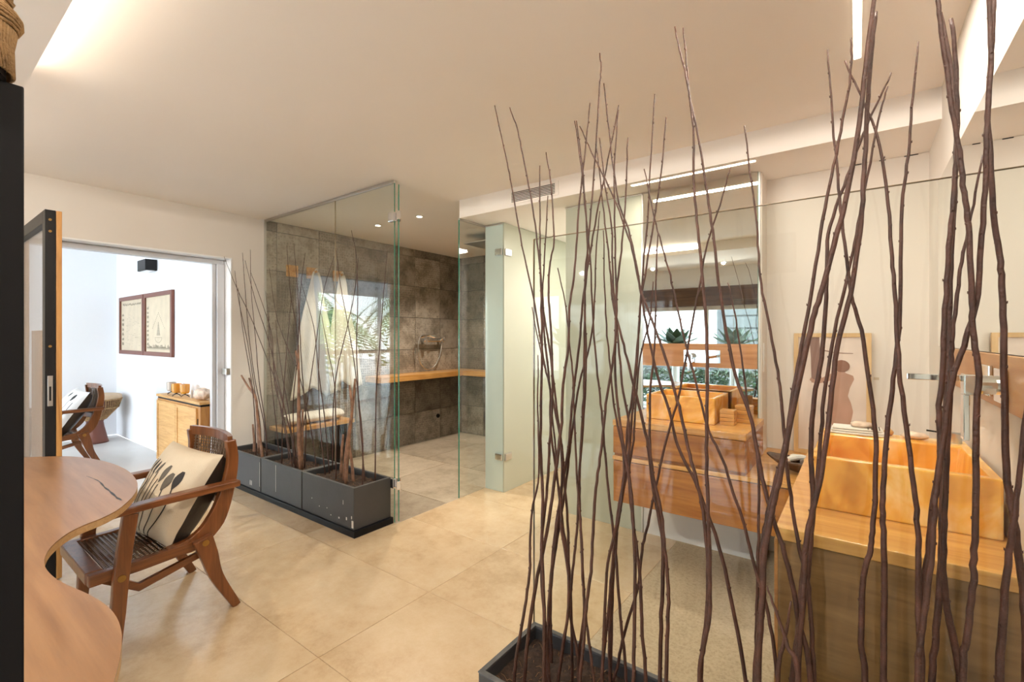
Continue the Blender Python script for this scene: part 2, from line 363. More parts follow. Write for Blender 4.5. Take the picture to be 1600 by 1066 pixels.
# shower floor: big stone slabs, a little lower
sf = st('floor', M['tgrout'], [(WX, BX-.012, GY, 5.1, -.12, -.052)])
yy = [GY, 2.85, 3.75, 4.65, 5.1]; xx = [WX, -4.25, -3.45, BX-.014]
for j in range(4):
    o_ = .35 if j % 2 else 0
    xr = [WX] + [x for x in (-4.25-o_+.2, -3.35-o_) if x > WX] + [BX-.014]
    for i in range(len(xr)-1):
        MB().box(xr[i]+.003, xr[i+1]-.003, yy[j]+.003, yy[j+1]-.003, -.052, -.040).build('stone_slab', M['slab'], sf, .002)
for i in range(3):
    MB().box(-2.73+.0, -2.514, 3.27+i*.6, 3.27+i*.6+.59, -.06, -.002).build('stone_slab', M['slab'], sf, .002)
# ceiling
st('ceiling', M['ceil'], [(WX-.2, RW+.1, .30, BY, CH, CH+.08), (WX-.2, BX, BY, 5.2, CH, CH+.08)])
st('bulkhead', M['bulk'], [(BX, RW, BY, 5.2, CH-.15, CH+.08)]).name = 'trim_1'
st('trim_2', M['ceil'], [(-2.83, RW, -1.1, .346, 2.42, 2.44), (-2.83, RW, .334, .346, 2.44, 2.47), (-2.83, -2.82, -1, .334, 2.44, CH+.05), (-2.83, -1.59, .20, .21, 2.44, CH+.05), (-1.59, RW, .20, .334, 2.44, CH+.02), (WX-.2, -2.83, -1.1, .346, CH, CH+.08)])
# left wall with the door opening Y .60 .. 1.945
LT = 2.12
wl = st('wall_left', M['wall'], [(WX-.22, WX, 1.945, GY+.01, 0, CH), (WX-.22, WX, .53, 1.945, LT, CH), (WX-.22, WX, -1.1, .53, 0, CH)])
st('trim_3', M['white'], [(WX-.225, WX+.004, .525, 1.949, LT-.012, LT), (WX-.225, WX+.004, 1.935, 1.949, 0, LT-.012), (WX-.225, WX+.004, .525, .537, 0, LT-.012)], .002)
slide_frame = st('trim_4', M['alu'], [(WX-.22, WX-.13, .54, 1.93, LT-.055, LT-.014), (WX-.22, WX-.12, 1.87, 1.932, 0, LT-.055), (WX-.20, WX-.15, 1.835, 1.868, 0.01, LT-.056)], .003)
# shower walls
wb = st('wall_shower', M['tgrout'], [(WX-.2, WX-.012, GY+.012, 5.25, -.1, CH)]); wb.name = 'wall_back'
ws = st('wall_side', M['tgrout'], [(WX-.012, -2.2, 5.112, 5.25, -.1, CH)])
ty = .46; tz = .42
zrow = [-.05, .37-.06, .79-.06, 1.21, 1.63, 2.045, 2.46, CH-.001]
zrow = [-.045, .0, .41, .83, 1.21, 1.63, 2.045, CH-.002]
zrow = [-.045, .37, .79, 1.21, 1.63, 2.045, 2.44, CH-.002]
k = 0
ylines = [GY+.013] + [4.21-ty*i for i in range(4, 0, -1)] + [4.21, 4.67, 5.108]
for i in range(len(ylines)-1):
    for j in range(len(zrow)-1):
        d = random.uniform(0, .003)
        MB().box(WX-.012, WX+d, ylines[i]+.0028, ylines[i+1]-.0028, zrow[j]+.0028, zrow[j+1]-.0028).build('wall_tile', M['tile'], wb, .0015)
xl = [WX+.006, -4.3, -3.84, -3.38, -2.92, -2.5]
for i in range(len(xl)-1):
    for j in range(len(zrow)-1):
        d = random.uniform(0, .003)
        MB().box(xl[i]+.0028, xl[i+1]-.0028, 5.112, 5.106-d, zrow[j]+.0028, zrow[j+1]-.0028).build('wall_tile', M['tile'], ws, .0015)
# far walls
st('wall_rear_right', M['wall'], [(-.489, RW, FY, FY+.1, 0, CH), (-.489-.02, -.470, PY+.03, FY, 0, CH-.15)]).name = 'wall_far'
st('wall_centre', M['white'], [(-1.21, -.478, PY+.008, PY+.03, 0, CH-.15)]).name = 'wall_centre'
st('wall_washroom', M['wallw'], [(-2.5, -.489, 4.6, 4.7, 0, CH), (-.51, -.489, FY, 4.6, 0, CH), (-2.5, -2.4, 4.552, 5.25, -.1, CH), (-.489, RW+.1, FY+.05, FY+.1, -.1, .02)])
st('wall_right', M['wall'], [(RW, RW+.12, -1.1, FY+.1, 0, CH)])
# wall behind the viewer, with a wide window
WR = M['wallw']
st('wall_rear', WR, [(WX, -3.2, -1.1, -1.0, 0, CH), (-.45, RW, -1.1, -1.0, 0, CH), (-3.2, -.45, -1.1, -1.0, 2.12, CH)])
tag(MB().box(-3.3, -.35, -1.12, -.94, 1.84, 2.12).build('header_beam', M['brownbeam'], None, .004), 'brown timber header beam above the wide window, seen in the mirror', 'beam')
win = st('window_1', M['white'], [(-3.2, -.45, -1.08, -1.03, 1.78, 1.84), (-3.2, -3.15, -1.08, -1.03, 0, 1.78), (-.5, -.45, -1.08, -1.03, 0, 1.78), (-1.85, -1.80, -1.08, -1.03, 0, 1.78), (-3.2, -.45, -1.08, -1.03, 0, .05)])
for a, b_ in ((-3.15, -1.85), (-1.80, -.5)):
    box('window_pane', M['glass'], (a, b_, -1.06, -1.052, .05, 1.78), win)
# adjoining room
SW = M['wallw']
st('floor', M['sidefloor'], [(-8.4, WX, -3.5, 1.95, -.06, -.002)])
st('ceiling', SW, [(-8.5, WX-.2, -3.6, 2.05, 2.62, 2.7)])
st('wall_adjoining', SW, [(-8.4, WX-.22, 1.95, 2.05, 0, 2.62)])
st('wall_adjoining_end', SW, [(-8.5, -8.4, -.45, 2.05, 0, 2.62), (-8.5, -8.4, -3.6, -.45, 2.3, 2.62)])
st('wall_adjoining_near', SW, [(WX-.22, WX-.12, -3.6, -1.1, 0, 2.62)])
st('wall_adjoining_header', SW, [(-8.4, WX-.2, -3.6, -3.5, 2.45, 2.62)])
w2 = st('window_2', M['white'], [(-8.47, -8.41, -3.5, -.45, 2.24, 2.3), (-8.47, -8.41, -.51, -.45, 0, 2.24), (-8.47, -8.41, -2.0, -1.95, 0, 2.24), (-8.47, -8.41, -3.5, -3.45, 0, 2.24), (-8.47, -8.41, -3.5, -.45, 0, .05)])
for a, b_ in ((-1.95, -.51), (-3.45, -2.0)):
    box('window_pane', M['glass'], (-8.445, -8.437, a, b_, .05, 2.24), w2)

# ------------------------------------------------------------------ glass panels
def pane(m, name, b, parent, edges, mat='glass', edge='edge', t=.002):
    o = box(name, M[mat], b, parent)
    x0, x1, y0, y1, z0, z1 = b
    for e in edges:
        if e == 'x1': q = (x1, x1+t, y0, y1, z0, z1)
        if e == 'x0': q = (x0-t, x0, y0, y1, z0, z1)
        if e == 'y0': q = (x0, x1, y0-t, y0, z0, z1)
        if e == 'y1': q = (x0, x1, y1, y1+t, z0, z1)
        if e == 'z1': q = (x0, x1, y0, y1, z1, z1+t)
        box('edge', M[edge], q, o)
    return o
t = thing('glass_screen', 'clear glass shower screen from floor to ceiling behind the three charcoal planters', 'glass panel', (-3.7, GY, 0))
pane(None, 'pane', (WX+.006, -3.52, GY, GY+.010, .0, CH-.022), t, ['x1'], edge='edgel', t=.0015)
pane(None, 'pane', (-3.517, BX-.03, GY, GY+.008, .0, CH-.022), t, ['x1'], t=.002)
MB().box(WX+.005, BX-.03, GY-.006, GY+.016, CH-.022, CH-.001).build('top_rail', M['steel'], t, .002)
MB().box(WX+.001, WX+.006, GY-.006, GY+.016, 0, CH-.022).build('wall_channel', M['steel'], t, .001)
def hinge(t, x, y, z, flip=False):
    MB().box(x-.075, x-.012, y-.012, y+.022, z-.035, z+.035).build('hinge', M['chrome'], t, .004)
# open door, seen nearly edge on
dd = thing('glass_door', 'clear glass shower door standing open, seen nearly edge-on', 'glass door', (BX+.014, GY+.006, 0))
dm = MB().box(0, .60, -.004, .004, .02, CH-.04).build('pane', M['glass'], None)
de = MB().box(-.003, 0, -.004, .004, .02, CH-.04).build('edge', M['edge'], None)
dm.parent = dd; de.parent = dm
dd.rotation_euler = (0, 0, math.atan2(.655, -.795)+.012)
for z in (2.27, .29):
    hm = MB().box(-.03, .05, -.016, .016, z-.032, z+.032).build('hinge', M['chrome'], None, .004); hm.parent = dd
hinge(t, BX-.012, GY, 2.27); hinge(t, BX-.012, GY, .29)
t = thing('glass_screen', 'narrow clear glass panel between shower entrance and frosted return', 'glass panel', (BX, 3.1, 0))
pane(None, 'pane', (BX-.010, BX, BY+.002, 3.255, .0, CH-.165), t, ['y0'], t=.004)
MB().box(BX-.016, BX+.006, BY, 3.26, CH-.165, CH-.151).build('top_rail', M['steel'], t, .001)
t = thing('frosted_partition', 'frosted glass corner partition with chrome hinges beside the shower', 'glass panel', (-2.62, 3.26, 0))
box('pane', M['frostb'], (BX+.002, -2.522, 3.262, 3.274, 0, CH-.165), t, .001)
box('pane', M['frost'], (-2.520, -2.508, 3.262, 4.55, 0, CH-.152), t, .001)
MB().box(BX, -2.52, 3.258, 3.278, CH-.165, CH-.151).build('top_rail', M['steel'], t, .001)
for z in (2.13, .31):
    hb = MB().box(-2.60, -2.524, 3.245, 3.262, z-.03, z+.03).build('hinge', M['chrome'], t, .004)
    MB().box(-2.508, -2.494, 3.27, 3.36, z-.03, z+.03).build('hinge_plate', M['steel'], hb, .004)
t = thing('frosted_partition', 'tall frosted glass panel left of the mirror and far vanity', 'glass panel', (-1.52, PY, 0))
box('pane', M['frost'], (-1.835, -1.222, PY, PY+.012, 0, CH-.160), t, .001)
MB().box(-1.84, -1.22, PY-.004, PY+.016, CH-.160, CH-.151).build('top_rail', M['steel'], t, .001)
MB().box(-1.222, -1.212, PY-.004, PY+.016, 0, CH-.16).build('side_channel', M['steel'], t, .001)
# foreground screen
t = thing('glass_screen', 'low clear glass screen behind the foreground planter of bare branches', 'glass panel', (-.3, 1.44, 0))
pane(None, 'pane', (-.967, RW-.002, 1.436, 1.446, .0, 1.741), t, ['x0', 'z1'], mat='glassf', edge='edgel', t=.0016)
# mirrors
t = thing('wall_mirror', 'tall frameless mirror above the far vanity', 'mirror', (-.85, PY, .89))
box('silvered_panel', M['mirror'], (-1.210, -.489, PY, PY+.008, .88, CH-.152), t)
box('edge', M['edge'], (-.489, -.4875, PY, PY+.008, .88, CH-.152), t)
t = thing('wall_mirror', 'long frameless mirror on the right wall above the wood band', 'mirror', (RW, 1.9, 1.34))
box('silvered_panel', M['mirror'], (RW-.008, RW-.001, .8, 2.97, 1.335, 2.112), t)
box('edge', M['edgel'], (RW-.008, RW-.001, 2.97, 2.9715, 1.335, 2.112), t)

# ------------------------------------------------------------------ lights in the ceiling
t = thing('ceiling_strip_lamp', 'glowing linear lamp recessed in the ceiling near the right wall', 'lamp', (0, 1.2, CH))
box('diffuser', M['lamp'], (-.011, .011, .1, 2.41, CH-.004, CH-.0005), t)
box('channel', M['white'], (-.015, .015, .09, 2.42, CH-.002, CH-.0003), t)
t = thing('ceiling_strip_lamp', 'glowing linear lamp under the bulkhead in front of the far mirror', 'lamp', (-.84, 2.97, CH-.15))
box('diffuser', M['lamp'], (-1.21, -.47, 2.960, 2.982, CH-.155, CH-.1505), t)
box('channel', M['white'], (-1.215, -.465, 2.956, 2.986, CH-.153, CH-.1502), t)
box('cove_lamp', M['lamp'], (-2.8, -1.6, .222, .232, 2.445, 2.452)).data.name = 'cove_lamp'
tag(bpy.data.objects['cove_lamp'], 'hidden strip lamp glowing behind the ceiling edge at upper left', 'lamp')
for i, (x, y, lab) in enumerate(((-3.39, 3.07, 'round recessed spotlight in the shower ceiling, in the open gap'), (-4.01, 3.06, 'round recessed spotlight in the shower ceiling, seen through the glass screen'))):
    s_ = thing('recessed_spotlight', lab, 'lamp', (x, y, CH), 'recessed shower spotlights')
    MB().lathe([(.028, -.006), (.042, -.005), (.044, 0)], (x, y, CH), 24).build('ring', M['white'], s_, smooth=False)
    MB().lathe([(.001, -.007), (.027, -.0065)], (x, y, CH), 20).build('bulb', M['lamp'], s_)
t = thing('rain_shower_head', 'square grey rain shower plate under the shower ceiling', 'shower head', (-3.45, 4.0, CH-.02))
MB().box(-3.62, -3.18, 3.95, 4.39, 2.44, 2.455).build('plate', M['steel'], t, .003)
MB().tube([(-3.40, 4.17, 2.455), (-3.40, 4.17, CH)], .014, 12).build('arm', M['chrome'], t)
# vent
t = thing('air_vent', 'white slatted air vent in the bulkhead face', 'vent', (-2.1, BY, 2.45))
vL = ptY(797, 300, BY).x; vR = ptY(873, 290, BY).x
fz0, fz1 = 2.410, 2.515
m = MB(); m.box(vL, vR, BY-.006, BY-.001, fz0, fz0+.016); m.box(vL, vR, BY-.006, BY-.001, fz1-.014, fz1); m.box(vL, vL+.016, BY-.006, BY-.001, fz0+.016, fz1-.014); m.box(vR-.03, vR, BY-.006, BY-.001, fz0+.016, fz1-.014)
m.build('frame', M['bulk'], t, .001)
box('recess_shade', M['dark'], (vL+.016, vR-.03, BY-.002, BY-.0005, fz0+.016, fz1-.014), t)  # flat dark plate in place of the shade behind the slats
for i in range(6):
    z = fz0+.022+i*.0115
    MB().box(vL+.016, vR-.03, BY-.006, BY-.002, z, z+.0042).build('slat', M['bulk'], t)

for x, y, wh in ((-.4, -.5, 'nearest the right wall'), (-1.5, -.6, 'second from the right wall'), (-2.5, -.6, 'behind the desk'), (-3.6, -.4, 'nearest the door wall')):  # ring bodies for the added fill lamps
    zc = 2.42 if x > -2.83 else CH
    s_ = thing('recessed_spotlight', 'added fill spotlight ring behind the viewer, ' + wh, 'lamp', (x, y, zc), 'added fill lamps behind the viewer')
    MB().lathe([(.03, -.006), (.044, -.005), (.046, 0)], (x, y, zc), 24).build('ring', M['white'], s_)
# ------------------------------------------------------------------ shower fittings
t = thing('wooden_shelf', 'long honey-coloured wooden shelf running round the tiled shower wall', 'shelf', (WX, 4, .84))
MB().box(WX+.004, -4.42, 3.42, 5.10, .835, .905).build('board', M['oaky'], t, .004)
MB().box(-4.42, -2.6, 4.80, 5.10, .835, .905).build('board', M['oak'], t, .004)
t = thing('shower_mixer', 'chrome wall shower mixer with a looped hose on the grey tiles', 'tap', (WX, 4.43, 1.3))
yA, yB = 4.24, 4.68
MB().tube([(WX+.07, yA+.05, 1.33), (WX+.07, yB-.02, 1.33)], .024, 12).build('body', M['chrome'], t)
for y in (yA+.09, yB-.06):
    MB().tube([(WX+.004, y, 1.33), (WX+.07, y, 1.33)], .02, 10).build('pipe', M['chrome'], t)
    MB().tube([(WX+.07, y, 1.33), (WX+.13, y, 1.35)], [.03, .026], 12).build('knob', M['chrome'], t)
MB().tube(cr([(WX+.10, yA+.02, 1.39), (WX+.10, yA-.03, 1.38), (WX+.08, yA-.05, 1.25), (WX+.06, yA, 1.04), (WX+.05, yA+.13, .94), (WX+.05, yA+.27, .97), (WX+.06, yB-.08, 1.10), (WX+.07, yB-.04, 1.31)], 8), .009, 8).build('hose', M['steel'], t, smooth=True)
MB().tube([(WX+.08, yA-.02, 1.37), (WX+.10, yA+.12, 1.40), (WX+.13, yA+.2, 1.38)], [.014, .018, .03], 10).build('hand_spray', M['chrome'], t)
t = thing('floor_drain_outlet', 'small round dark outlet low on the tiled shower wall', 'outlet', (WX, 4.7, .37))
MB().lathe([(.03, 0), (.03, .012), (.02, .014), (.018, .004), (.001, .004)], (WX+.004, 4.62, .27), 16, Matrix.Rotation(PI/2, 3, 'Y')).build('outlet_ring', M['blackm'], t)
# pegs + robes
pegs = []
for i, (y, lab) in enumerate(((2.52, 'square wooden peg on the tiles, leftmost of three, left of the robes'), (2.74, 'square wooden peg on the tiles holding the grey and cream robe'), (3.05, 'square wooden peg on the tiles, rightmost of three'))):
    p = thing('wall_peg', lab, 'peg', (WX, y, 2.06), 'wooden pegs on the shower wall')
    MB().box(WX+.004, WX+.03, y-.06, y+.06, 2.0, 2.12).build('block', M['oak'], p, .004)
    MB().tube([(WX+.03, y, 2.06), (WX+.09, y, 2.075)], .014, 10).build('pin', M['oak'], p)
def robe(name, y0, w0, w1, shift, z0, lab, mats):
    r = thing(name, lab, 'robe', (WX+.08, y0, 2.06), 'robes on the wooden pegs')
    def mk(ua, ub, mat, nm, seed):
        def fn(u, v):
            uu = ua + (ub-ua)*u; s = v**.75
            wv = w0 + (w1-w0)*s
            y = y0 + shift*v + (uu-.5)*wv*1.0 + .012*math.sin(v*9+uu*8+seed)
            x = WX+.075 + .05*s*math.cos((uu-.5)*PI) + .022*s*math.sin(uu*22+seed+v*1.5) + .012*math.sin(v*6+uu*9)
            z = 2.07 - (2.07-z0)*v - .10*v*abs(uu-.4) - .04*math.sin(uu*11+seed)*v*v
            return Vector((x, y, z))
        MB().grid(fn, 26, 34).build(nm, mat, r, smooth=True, solid=.008, fix=False)
    mk(0, .45, mats[0], 'robe_panel', 1); mk(.45, .72, mats[1], 'robe_panel', 1); mk(.72, 1, mats[0], 'sleeve', 1)
    MB().tube(cr([(WX+.09, y0-.01, 2.085), (WX+.11, y0, 2.10), (WX+.09, y0+.02, 2.08)], 5), .006, 6).build('hanging_loop', mats[0], r)
    return r
robe('hanging_robe', 2.74, .06, .60, .03, .80, 'cream and grey bathrobe hanging from the middle peg', (M['robe'], M['robeg']))
robe('hanging_robe', 3.05, .06, .48, .06, .84, 'all cream bathrobe hanging from the right peg', (M['robe'], M['robe']))
t = thing('shower_bench', 'wooden bench fixed along the tiled wall below the robes', 'bench', (WX, 2.9, .48))
MB().box(WX+.006, -4.40, 2.29, 3.05, .445, .485).build('bench_seat', M['oaky'], t, .004)
for y in (2.36, 2.98): MB().box(WX+.02, -4.46, y-.02, y+.02, -.04, .445).build('leg', M['blackm'], t, .002)
t = thing('rolled_towel', 'thick cream folded towel lying on the shower bench', 'towel', (-4.58, 2.9, .485))
def rt(u, v):
    a = 2*PI*u; y = 2.36 + .62*v; e = 1-.25*(2*v-1)**8
    return Vector((-4.57+.115*math.cos(a)*e, y, .545+.055*math.sin(a)*e + .003*math.sin(v*120)))
MB().grid(rt, 20, 60).build('towel_roll', M['robe'], t, smooth=True)

# ------------------------------------------------------------------ twig planters
def stick(pts, r0, r1, parent, mat='twig', nm='branch', seed=0):
    """pts from tip to base in world space"""
    P = cr(pts, 5); n = len(P); rnd = random.Random(seed)
    rad = [r1 + (r0-r1)*(i/(n-1))**.8 for i in range(n)]
    P = [p + Vector((rnd.gauss(0, .0006), rnd.gauss(0, .0006), 0)) for p in P]
    m = MB().tube(P, rad, 7)
    L = 0
    for i in range(1, n-1):
        L += (P[i]-P[i-1]).length
        if L > .05:
            L = 0; dv = Vector((rnd.uniform(-1, 1), rnd.uniform(-1, 1), .5)).normalized()
            m.tube([P[i], P[i] + dv*(rad[i]+.0010), P[i] + dv*(rad[i]+.0020) + Vector((0, 0, .003))], [.0016+rad[i]*.15, .0014+rad[i]*.1, .0006], 5)
    return m.build(nm, M[mat], parent, smooth=True)
def planter(loc, L, W, H, name, label, z0=.0):
    t = thing(name, label, 'planter', loc)
    x0, x1, y0, y1 = loc[0]-L/2, loc[0]+L/2, loc[1]-W/2, loc[1]+W/2; th = .016
    z1 = z0+H
    m = MB(); n = 4
    o = [(x0, y0), (x1, y0), (x1, y1), (x0, y1)]; i_ = [(x0+th, y0+th), (x1-th, y0+th), (x1-th, y1-th), (x0+th, y1-th)]
    v = [(a, b, z0) for a, b in o] + [(a, b, z1) for a, b in o] + [(a, b, z1) for a, b in i_] + [(a, b, z0+.03) for a, b in i_]
    f = [(0,3,2,1)] + [(k, (k+1) % 4, (k+1) % 4+4, k+4) for k in range(4)] + [(k+4, (k+1) % 4+4, (k+1) % 4+8, k+8) for k in range(4)] + [(k+8, (k+1) % 4+8, (k+1) % 4+12, k+12) for k in range(4)] + [(12,13,14,15)]
    m.add(v, f).build('box', M['planter'], t, .004)
    r = MB(); e = .0015
    r.box(x0-e, x1+e, y0-e, y0+th, z1, z1+.004); r.box(x0-e, x1+e, y1-th, y1+e, z1, z1+.004); r.box(x0-e, x0+th, y0+th, y1-th, z1, z1+.004); r.box(x1-th, x1+e, y0+th, y1-th, z1, z1+.004)
    r.build('rim', M['plantrim'], t, .0015)
    def so(u, v):
        x = x0+th+(L-2*th)*u; y = y0+th+(W-2*th)*v
        return Vector((x, y, z1-.045 + .016*noise.noise(Vector((x*14, y*14, 3))) + .007*noise.noise(Vector((x*50, y*50, 1)))))
    MB().grid(so, 44, 24).build('soil', M['soil'], t, smooth=True, kind='stuff')
    fb = MB(); rn = random.Random(int(loc[0]*100))
    for k in range(170):
        u, v_ = rn.random()*.94+.03, rn.random()*.9+.05; p = so(u, v_); a = rn.random()*7; l = rn.uniform(.01, .035)
        q = p + Vector((math.cos(a)*l, math.sin(a)*l, rn.uniform(.002, .014)))
        fb.tube([p, (p+q)/2+Vector((0, 0, .006)), q], [.0012, .001, .0005], 3)
    fb.build('mulch', M['fibre'], t, kind='stuff')
    return t, so
FP1 = thing; 
front1, _ = planter((-.640, 1.267, 0), .630, .316, .33-.004, 'branch_planter', 'nearest dark planter at the bottom of the photo, full of tall bare branches')
front2, _ = planter((-.003, 1.267, 0), .630, .316, .33-.004, 'branch_planter', 'second foreground planter of bare branches, before the right vanity')
# front sticks, traced tip to base
F = [
 ([(773,165),(790,243),(800,294),(816,385),(834,468),(849,560),(861,612),(878,697),(881,744),(886,800),(889,880),(890,920),(893,972),(901,1015),(905,1066)],1.26),
 ([(796,168),(808,200),(816,240),(828,300),(836,351),(844,421),(848,470),(852,540),(860,610),(861,676),(875,778),(878,832),(888,899),(887,960),(878,1015),(872,1066)],1.22),
 ([(843,259),(844,330),(844,400),(846,470),(847,540),(846,620),(845,700),(848,780),(847,860),(850,950),(850,1066)],1.17),
 ([(853,238),(861,290),(866,370),(862,400),(858,425),(858,470),(862,540),(863,620),(860,680),(855,760),(847,840),(846,900),(852,980),(859,1066)],1.20),
 ([(856,306),(851,400),(848,470),(858,540),(870,640),(877,700),(878,760),(870,830),(862,900),(856,980),(854,1066)],1.25),
 ([(872,419),(884,480),(889,530),(895,590),(897,640),(901,740),(906,800),(909,860),(912,930),(920,1000),(928,1066)],1.21),
 ([(922,161),(914,240),(904,330),(898,420),(890,480),(888,540),(880,600),(877,660),(868,740),(855,830),(840,900),(827,980),(818,1066)],1.19),
 ([(937,83),(939,110),(936,150),(929,260),(920,370),(914,440),(913,540),(912,620),(907,700),(904,760),(902,820),(896,880),(889,950),(880,1010),(872,1066)],1.24),
 ([(943,130),(950,190),(958,260),(968,320),(985,370),(1000,450),(1012,520),(1028,590),(1045,640),(1060,700),(1085,750),(1104,800),(1125,860),(1143,940),(1165,1066)],1.33),
 ([(898,189),(908,260),(915,330),(922,400),(925,470),(931,560),(938,620),(943,680),(950,760),(957,820),(963,880),(969,960),(975,1020),(979,1066)],1.30),
 ([(901,189),(910,260),(913,300),(918,400),(914,470),(916,560),(912,650),(906,740),(906,800),(910,880),(913,950),(906,1010),(904,1066)],1.28),
 ([(906,197),(930,250),(955,300),(975,350),(990,400),(1000,450),(1018,500),(1040,560),(1056,620),(1062,640),(1075,700),(1088,750),(1098,800),(1106,880),(1104,960),(1095,1066)],1.22),
 ([(967,164),(950,250),(935,320),(921,400),(912,460),(905,540),(895,620),(888,700),(878,760),(868,830),(861,900),(860,980),(862,1066)],1.34),
 ([(966,172),(960,260),(960,340),(962,420),(963,500),(958,560),(948,620),(942,680),(934,740),(928,800),(924,880),(917,940),(912,1000),(906,1066)],1.18),
 ([(981,215),(978,300),(972,380),(966,430),(962,500),(962,600),(975,700),(985,760),(990,830),(992,900),(991,980),(990,1066)],1.20),
 ([(1023,147),(1016,260),(1012,340),(1005,420),(996,540),(988,620),(981,660),(975,740),(966,800),(962,860),(955,930),(952,1000),(953,1066)],1.31),
 ([(1041,183),(1033,270),(1024,330),(1013,400),(1000,480),(996,560),(992,600),(985,680),(978,740),(966,800),(957,880),(950,960),(939,1066)],1.26),
 ([(1007,264),(1020,330),(1033,380),(1047,430),(1062,500),(1080,570),(1098,640),(1110,680),(1130,720),(1145,770),(1160,810),(1175,870),(1190,920),(1200,960),(1215,1066)],1.29),
 ([(1028,362),(1025,440),(1023,530),(1017,600),(1015,680),(1020,740),(1033,800),(1040,870),(1044,920),(1043,980),(1041,1066)],1.25),
 ([(1055,42),(1062,80),(1072,120),(1083,200),(1084,280),(1090,360),(1097,430),(1104,520),(1105,620),(1104,700),(1106,800),(1109,880),(1108,960),(1100,1010),(1093,1066)],1.18),
 ([(1067,44),(1073,100),(1077,150),(1090,210),(1103,290),(1113,360),(1123,440),(1135,520),(1150,590),(1172,650),(1182,700),(1194,760),(1212,823),(1229,875),(1246,961),(1266,1066)],1.22),
 ([(1141,262),(1125,320),(1105,380),(1092,450),(1075,540),(1060,620),(1043,680),(1025,760),(1012,820),(1003,860),(996,920),(975,990),(965,1040),(958,1066)],1.32),
 ([(1137,442),(1150,500),(1160,570),(1168,630),(1180,690),(1186,760),(1184,860),(1184,903),(1182,980),(1180,1066)],1.35),
 ([(831,480),(845,550),(858,600),(862,640),(868,700),(872,760),(880,820),(887,880),(892,940),(895,1066)],1.30),
 ([(931,226),(940,300),(949,380),(954,430),(959,480),(975,540),(987,590),(1000,640),(1013,700),(1020,760),(1028,800),(1036,860),(1033,960),(1031,1066)],1.27),
 ([(937,215),(945,290),(955,350),(958,440),(965,520),(972,600),(982,660),(983,740),(987,800),(995,860),(1001,920),(1003,980),(1009,1066)],1.23),
 ([(1163,197),(1172,270),(1182,350),(1187,430),(1200,500),(1215,580),(1222,640),(1228,720),(1238,790),(1249,860),(1263,918),(1269,1004),(1272,1066)],1.24),
 ([(841,555),(840,640),(842,740),(831,800),(828,860),(828,890),(820,950),(808,1020),(803,1066)],1.165),
 ([(937,330),(931,400),(925,520),(905,600),(893,680),(886,740),(878,800),(866,870),(858,940),(856,1066)],1.36),
 ([(1021,440),(1015,500),(1000,560),(993,640),(988,700),(972,780),(960,860),(957,940),(953,1066)],1.36),
 ([(943,360),(945,470),(952,560),(962,650),(975,720),(968,800),(950,880),(945,960),(941,1066)],1.22),
 # right group
 ([(1293,78),(1300,172),(1309,276),(1317,362),(1330,460),(1345,516),(1364,640),(1369,723),(1364,820),(1360,860),(1349,903),(1345,1004),(1352,1066)],1.28),
 ([(1320,95),(1345,151),(1371,216),(1386,302),(1393,388),(1399,460),(1403,554),(1416,666),(1430,779),(1435,860),(1435,961),(1440,1066)],1.24),
 ([(1330,60),(1330,110),(1320,172),(1302,259),(1285,345),(1267,460),(1253,540),(1240,610),(1229,685),(1214,745),(1197,817),(1190,870),(1192,930),(1186,990),(1180,1066)],1.20),
 ([(1370,-30),(1366,0),(1354,86),(1343,194),(1320,319),(1307,367),(1282,460),(1266,516),(1236,655),(1221,730),(1208,790),(1195,860),(1190,940),(1184,1066)],1.17),
 ([(1369,19),(1362,80),(1356,151),(1353,207),(1350,280),(1343,367),(1328,460),(1308,543),(1296,648),(1285,730),(1270,798),(1260,846),(1252,961),(1247,1066)],1.21),
 ([(1393,113),(1363,177),(1341,229),(1324,276),(1296,354),(1292,410),(1290,480),(1283,560),(1270,640),(1267,720),(1271,780),(1266,850),(1256,940),(1238,1066)],1.31),
 ([(1387,135),(1372,190),(1350,300),(1335,380),(1322,440),(1300,540),(1285,640),(1278,740),(1262,840),(1250,930),(1242,1066)],1.34),
 ([(1435,65),(1427,151),(1419,242),(1409,324),(1407,460),(1404,516),(1394,610),(1385,685),(1379,779),(1380,817),(1382,903),(1380,1066)],1.27),
 ([(1464,-20),(1466,0),(1473,65),(1488,173),(1499,237),(1507,302),(1514,367),(1518,460),(1520,516),(1529,588),(1525,670),(1525,779),(1522,860),(1520,921),(1510,1004),(1504,1066)],1.19),
 ([(1487,29),(1493,108),(1496,194),(1492,280),(1484,367),(1478,460),(1473,573),(1467,648),(1469,723),(1456,798),(1452,850),(1441,932),(1438,990),(1437,1066)],1.25),
 ([(1544,-20),(1545,0),(1548,86),(1542,194),(1540,280),(1535,367),(1527,460),(1510,528),(1488,595),(1477,670),(1465,745),(1460,800),(1456,866),(1446,947),(1437,1018),(1433,1066)],1.20),
 ([(1554,-20),(1553,0),(1550,65),(1544,164),(1548,259),(1553,336),(1563,410),(1566,460),(1569,554),(1570,666),(1572,738),(1582,798),(1593,880),(1600,950),(1604,1066)],1.26),
 ([(1535,242),(1518,336),(1505,397),(1495,460),(1488,535),(1486,584),(1480,700),(1476,789),(1474,860),(1477,932),(1487,984),(1499,1053),(1502,1066)],1.30),
 ([(1470,20),(1486,110),(1494,200),(1492,300),(1486,400),(1483,500),(1480,600),(1476,700),(1472,800),(1470,900),(1462,1000),(1456,1066)],1.33),
 ([(1622,560),(1608,610),(1600,666),(1589,779),(1579,846),(1569,947),(1562,1066)],1.22),
 ([(1198,915),(1214,960),(1230,1010),(1248,1066)],1.15),
 ([(1236,940),(1228,990),(1215,1066)],1.18),
]
